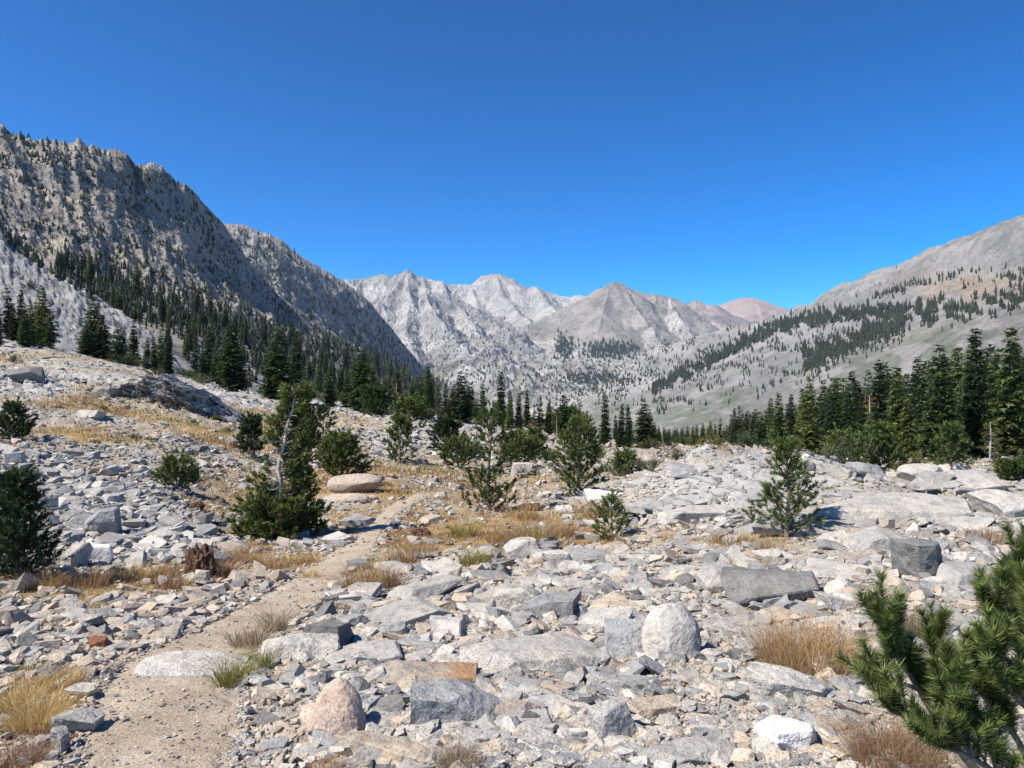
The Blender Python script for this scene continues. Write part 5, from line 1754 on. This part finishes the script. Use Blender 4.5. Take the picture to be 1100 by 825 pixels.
def lump(name, px, py, wpx, hpx, label, cat, mat, seed, jag=.35, tall=1.0):
    """a gnarled piece of wood"""
    d = dist_at(px, py)
    W, H = wpx * d / F, hpx * d / F
    bm = bmesh.new()
    bmesh.ops.create_icosphere(bm, subdivisions=5, radius=.5)
    co = np.array([v.co[:] for v in bm.verts])
    q = co * np.array([3.2, 3.2, 1.4]) + seed
    n = ridged(q[:, 0], q[:, 1], q[:, 2], 4) * jag + fbm(q[:, 0] * 2.5, q[:, 1] * 2.5, q[:, 2], 3) * jag * .5
    up = smooth(.15, .5, co[:, 2])
    co = co * (1 + n)[:, None]
    co[:, 2] += up * jag * .7 * perlin(q[:, 0] * 1.6, q[:, 1] * 1.6, seed)
    co = co * np.array([W, W * .8, H]) + [0, 0, H * .38]
    for v, c in zip(bm.verts, co):
        v.co = c
    me = bpy.data.meshes.new(name)
    bm.to_mesh(me)
    bm.free()
    me.materials.append(mat)
    o = obj(name, me, None, GROUND.at(px, d + W * .3), label=label, category=cat)
    BLOCKED.append((px, py - hpx * .5, wpx * .5, hpx * .5))
    return o

lump("tree_stump", 215, 622, 30, 36, "dark rotten tree stump in the grass left of the trail", "stump", M_STUMP, 3.3)
lump("rotten_wood", 452, 577, 20, 8, "dark piece of rotten wood beside the far trail", "dead wood", M_STUMP, 5.1)
lump("rotten_wood", 213, 549, 12, 9, "reddish piece of rotten wood among the stones behind the stump", "dead wood", M_STUMP, 8.2)
lump("rotten_wood", 570, 549, 24, 7, "dark piece of rotten wood between the ragged and the bushy pine", "dead wood", M_STUMP, 9.4)

def snag_chunk():
    d = 24.0
    p = GROUND.at(922, d)
    s = d / F
    w_ = Wood()
    w_.add([[0, 0, -.1], [-2 * s, 0, 8 * s], [-9 * s, 0, 18 * s], [-12 * s, .1, 24 * s], [-9 * s, .1, 27 * s]], [6.5 * s, 5.5 * s, 4 * s, 3 * s, 1.2 * s], 10)
    w_.add([[2 * s, 0, -.1], [6 * s, .1, 5 * s], [8 * s, .1, 9 * s]], [4 * s, 2.6 * s, .8 * s], 8)
    t = thing("weathered_snag", "silver weathered snag leaning on the rim of the knoll", "snag", p)
    obj("trunk", w_.mesh("snag_trunk", M_DEAD), t)
snag_chunk()

# ------------------------------------------------------------------ the pine close to the camera on the right
M_TWIG = bark_mat("pale_twig_bark", (0.10, 0.08, 0.065), (0.27, 0.23, 0.195), 40)

def near_pine():
    r = np.random.default_rng(12)
    def W(px, py, d):
        return np.array([(px - CX) / F * d, d, CAMZ + (CY - py) / F * d])
    base = GROUND.at(1122, 2.75)
    B = np.array(base)
    wd = Wood()
    cr = Crown(r, .046, .0028, (0.036, 0.058, 0.018), (0.23, 0.27, 0.085))
    def limb(path, r0, r1):
        pts = np.array(path)
        k = np.linspace(0, 1, len(pts))
        kk = np.linspace(0, 1, 16)
        q = np.stack([pchip(k, pts[:, c:c + 1], kk)[:, 0] for c in range(3)], -1)
        wd.add(q, np.linspace(r0, r1, 16), 7)
        return q
    def tuft(p, ax, ln, n=150, tone=1.0):
        cr.shoot(p, ax, ln, n, spread=.95, tone=tone)
    tips = []
    l1 = limb([B + [0, 0, .05], W(1060, 838, 2.7), W(1008, 775, 2.64), W(980, 728, 2.6), W(960, 700, 2.58), W(950, 676, 2.57)], .017, .005)
    l2 = limb([l1[6], W(1012, 745, 2.7), W(1006, 712, 2.74), W(1004, 690, 2.76)], .010, .005)
    l3 = limb([B + [0, 0, .06], W(1096, 800, 2.72), W(1075, 770, 2.68), W(1052, 740, 2.62), W(1046, 715, 2.6)], .013, .005)
    l4 = limb([B + [0, 0, .1], W(1112, 760, 2.9), W(1094, 690, 2.95), W(1088, 650, 2.97), W(1094, 605, 2.98)], .015, .005)
    l5 = limb([B + [0, 0, .02], W(1070, 830, 2.5), W(1030, 808, 2.44), W(1005, 800, 2.42)], .012, .005)
    l6 = limb([l1[5], W(990, 772, 2.56), W(972, 770, 2.52), W(956, 764, 2.5)], .008, .004)
    l7 = limb([B + [0, 0, .12], W(1130, 740, 2.5), W(1120, 690, 2.45), W(1110, 640, 2.45)], .018, .006)
    l8 = limb([l4[7], W(1070, 672, 2.9), W(1058, 648, 2.88)], .010, .005)
    l9 = limb([l1[8], W(970, 735, 2.62), W(956, 738, 2.62), W(942, 734, 2.62)], .008, .004)
    l10 = limb([B + [0, 0, .1], W(1118, 780, 2.6), W(1096, 752, 2.5), W(1078, 728, 2.45), W(1070, 700, 2.43)], .015, .006)
    l11 = limb([l3[6], W(1060, 790, 2.55), W(1030, 765, 2.5), W(1022, 738, 2.48)], .010, .005)
    for q, (a, b), m in ((l1, (.4, 1), 42), (l2, (.3, 1), 11), (l3, (.25, 1), 34), (l4, (.15, 1), 64), (l5, (.15, 1), 28), (l6, (.4, 1), 8), (l7, (.15, 1), 60), (l8, (.1, 1), 18), (l9, (.4, 1), 8), (l10, (.1, 1), 34), (l11, (.2, 1), 24)):
        k = np.linspace(0, 1, len(q))
        for i in range(m):
            v = a + (b - a) * (i + r.random()) / m
            p = np.array([np.interp(v, k, q[:, c]) for c in range(3)])
            along = unit(q[min(int(v * 15) + 1, 15)] - q[max(int(v * 15) - 1, 0)])
            sd = unit(r.normal(size=3))
            ax = unit(along * .7 + sd * .55 + np.array([0, 0, .75]))
            st = r.uniform(.01, .085)
            e = p + ax * st
            wd.add([p, (p + e) / 2, e], [.0045, .004, .0035], 5)
            tuft(e - ax * .015, ax, r.uniform(.07, .12), 215, r.uniform(.7, 1.3))
        tuft(q[-1] - unit(q[-1] - q[-2]) * .05, unit(q[-1] - q[-2]) + [0, 0, .3], .12, 220, 1.2)
    t = thing("pine_tree", "young pine close by with long glossy needles and bare grey limbs below", "pine tree", (0, 0, 0))
    t.location = base
    tr = obj("trunk", wd.mesh("near_pine_trunk", M_TWIG), t)
    c = obj("crown", cr.mesh("near_pine_crown"), t)
    for o in (tr, c):
        o.matrix_parent_inverse = Matrix.Translation(-Vector(base))
near_pine()

# ------------------------------------------------------------------ the air of the valley
def haze():
    m = bpy.data.materials.new("haze_air")
    m.use_nodes = True
    nt = m.node_tree
    nt.nodes.remove(nt.nodes["Principled BSDF"])
    v = nt.nodes.new("ShaderNodeVolumePrincipled")
    v.inputs["Color"].default_value = (0.62, 0.78, 1.0, 1)
    v.inputs["Density"].default_value = HAZE
    v.inputs["Anisotropy"].default_value = 0.2
    nt.links.new(v.outputs[0], nt.nodes["Material Output"].inputs["Volume"])
    zmin = min(float(Zg.min()), *(float(s.z.min()) for s in (LM, LR, NH, RM, FM1, FM4, FM5))) - 1
    zmax = max(float(s.z.max()) for s in (LM, LR, NH, RM, FM1, FM4, FM5)) + 20
    xm = max(float(np.abs(Xg).max()), 20000.0) + 10
    y1 = 17500.0
    bm = bmesh.new()
    bmesh.ops.create_cube(bm, size=1)
    for q in bm.verts:
        q.co = (q.co.x * 2 * xm, -400 + (q.co.y + .5) * (y1 + 400), zmin + (q.co.z + .5) * (zmax - zmin))
    me = bpy.data.meshes.new("haze")
    bm.to_mesh(me)
    bm.free()
    me.materials.append(m)
    obj("haze", me, kind="stuff", label="thin blue air filling the valley", category="haze")
HAZE = 3.0e-5
haze()
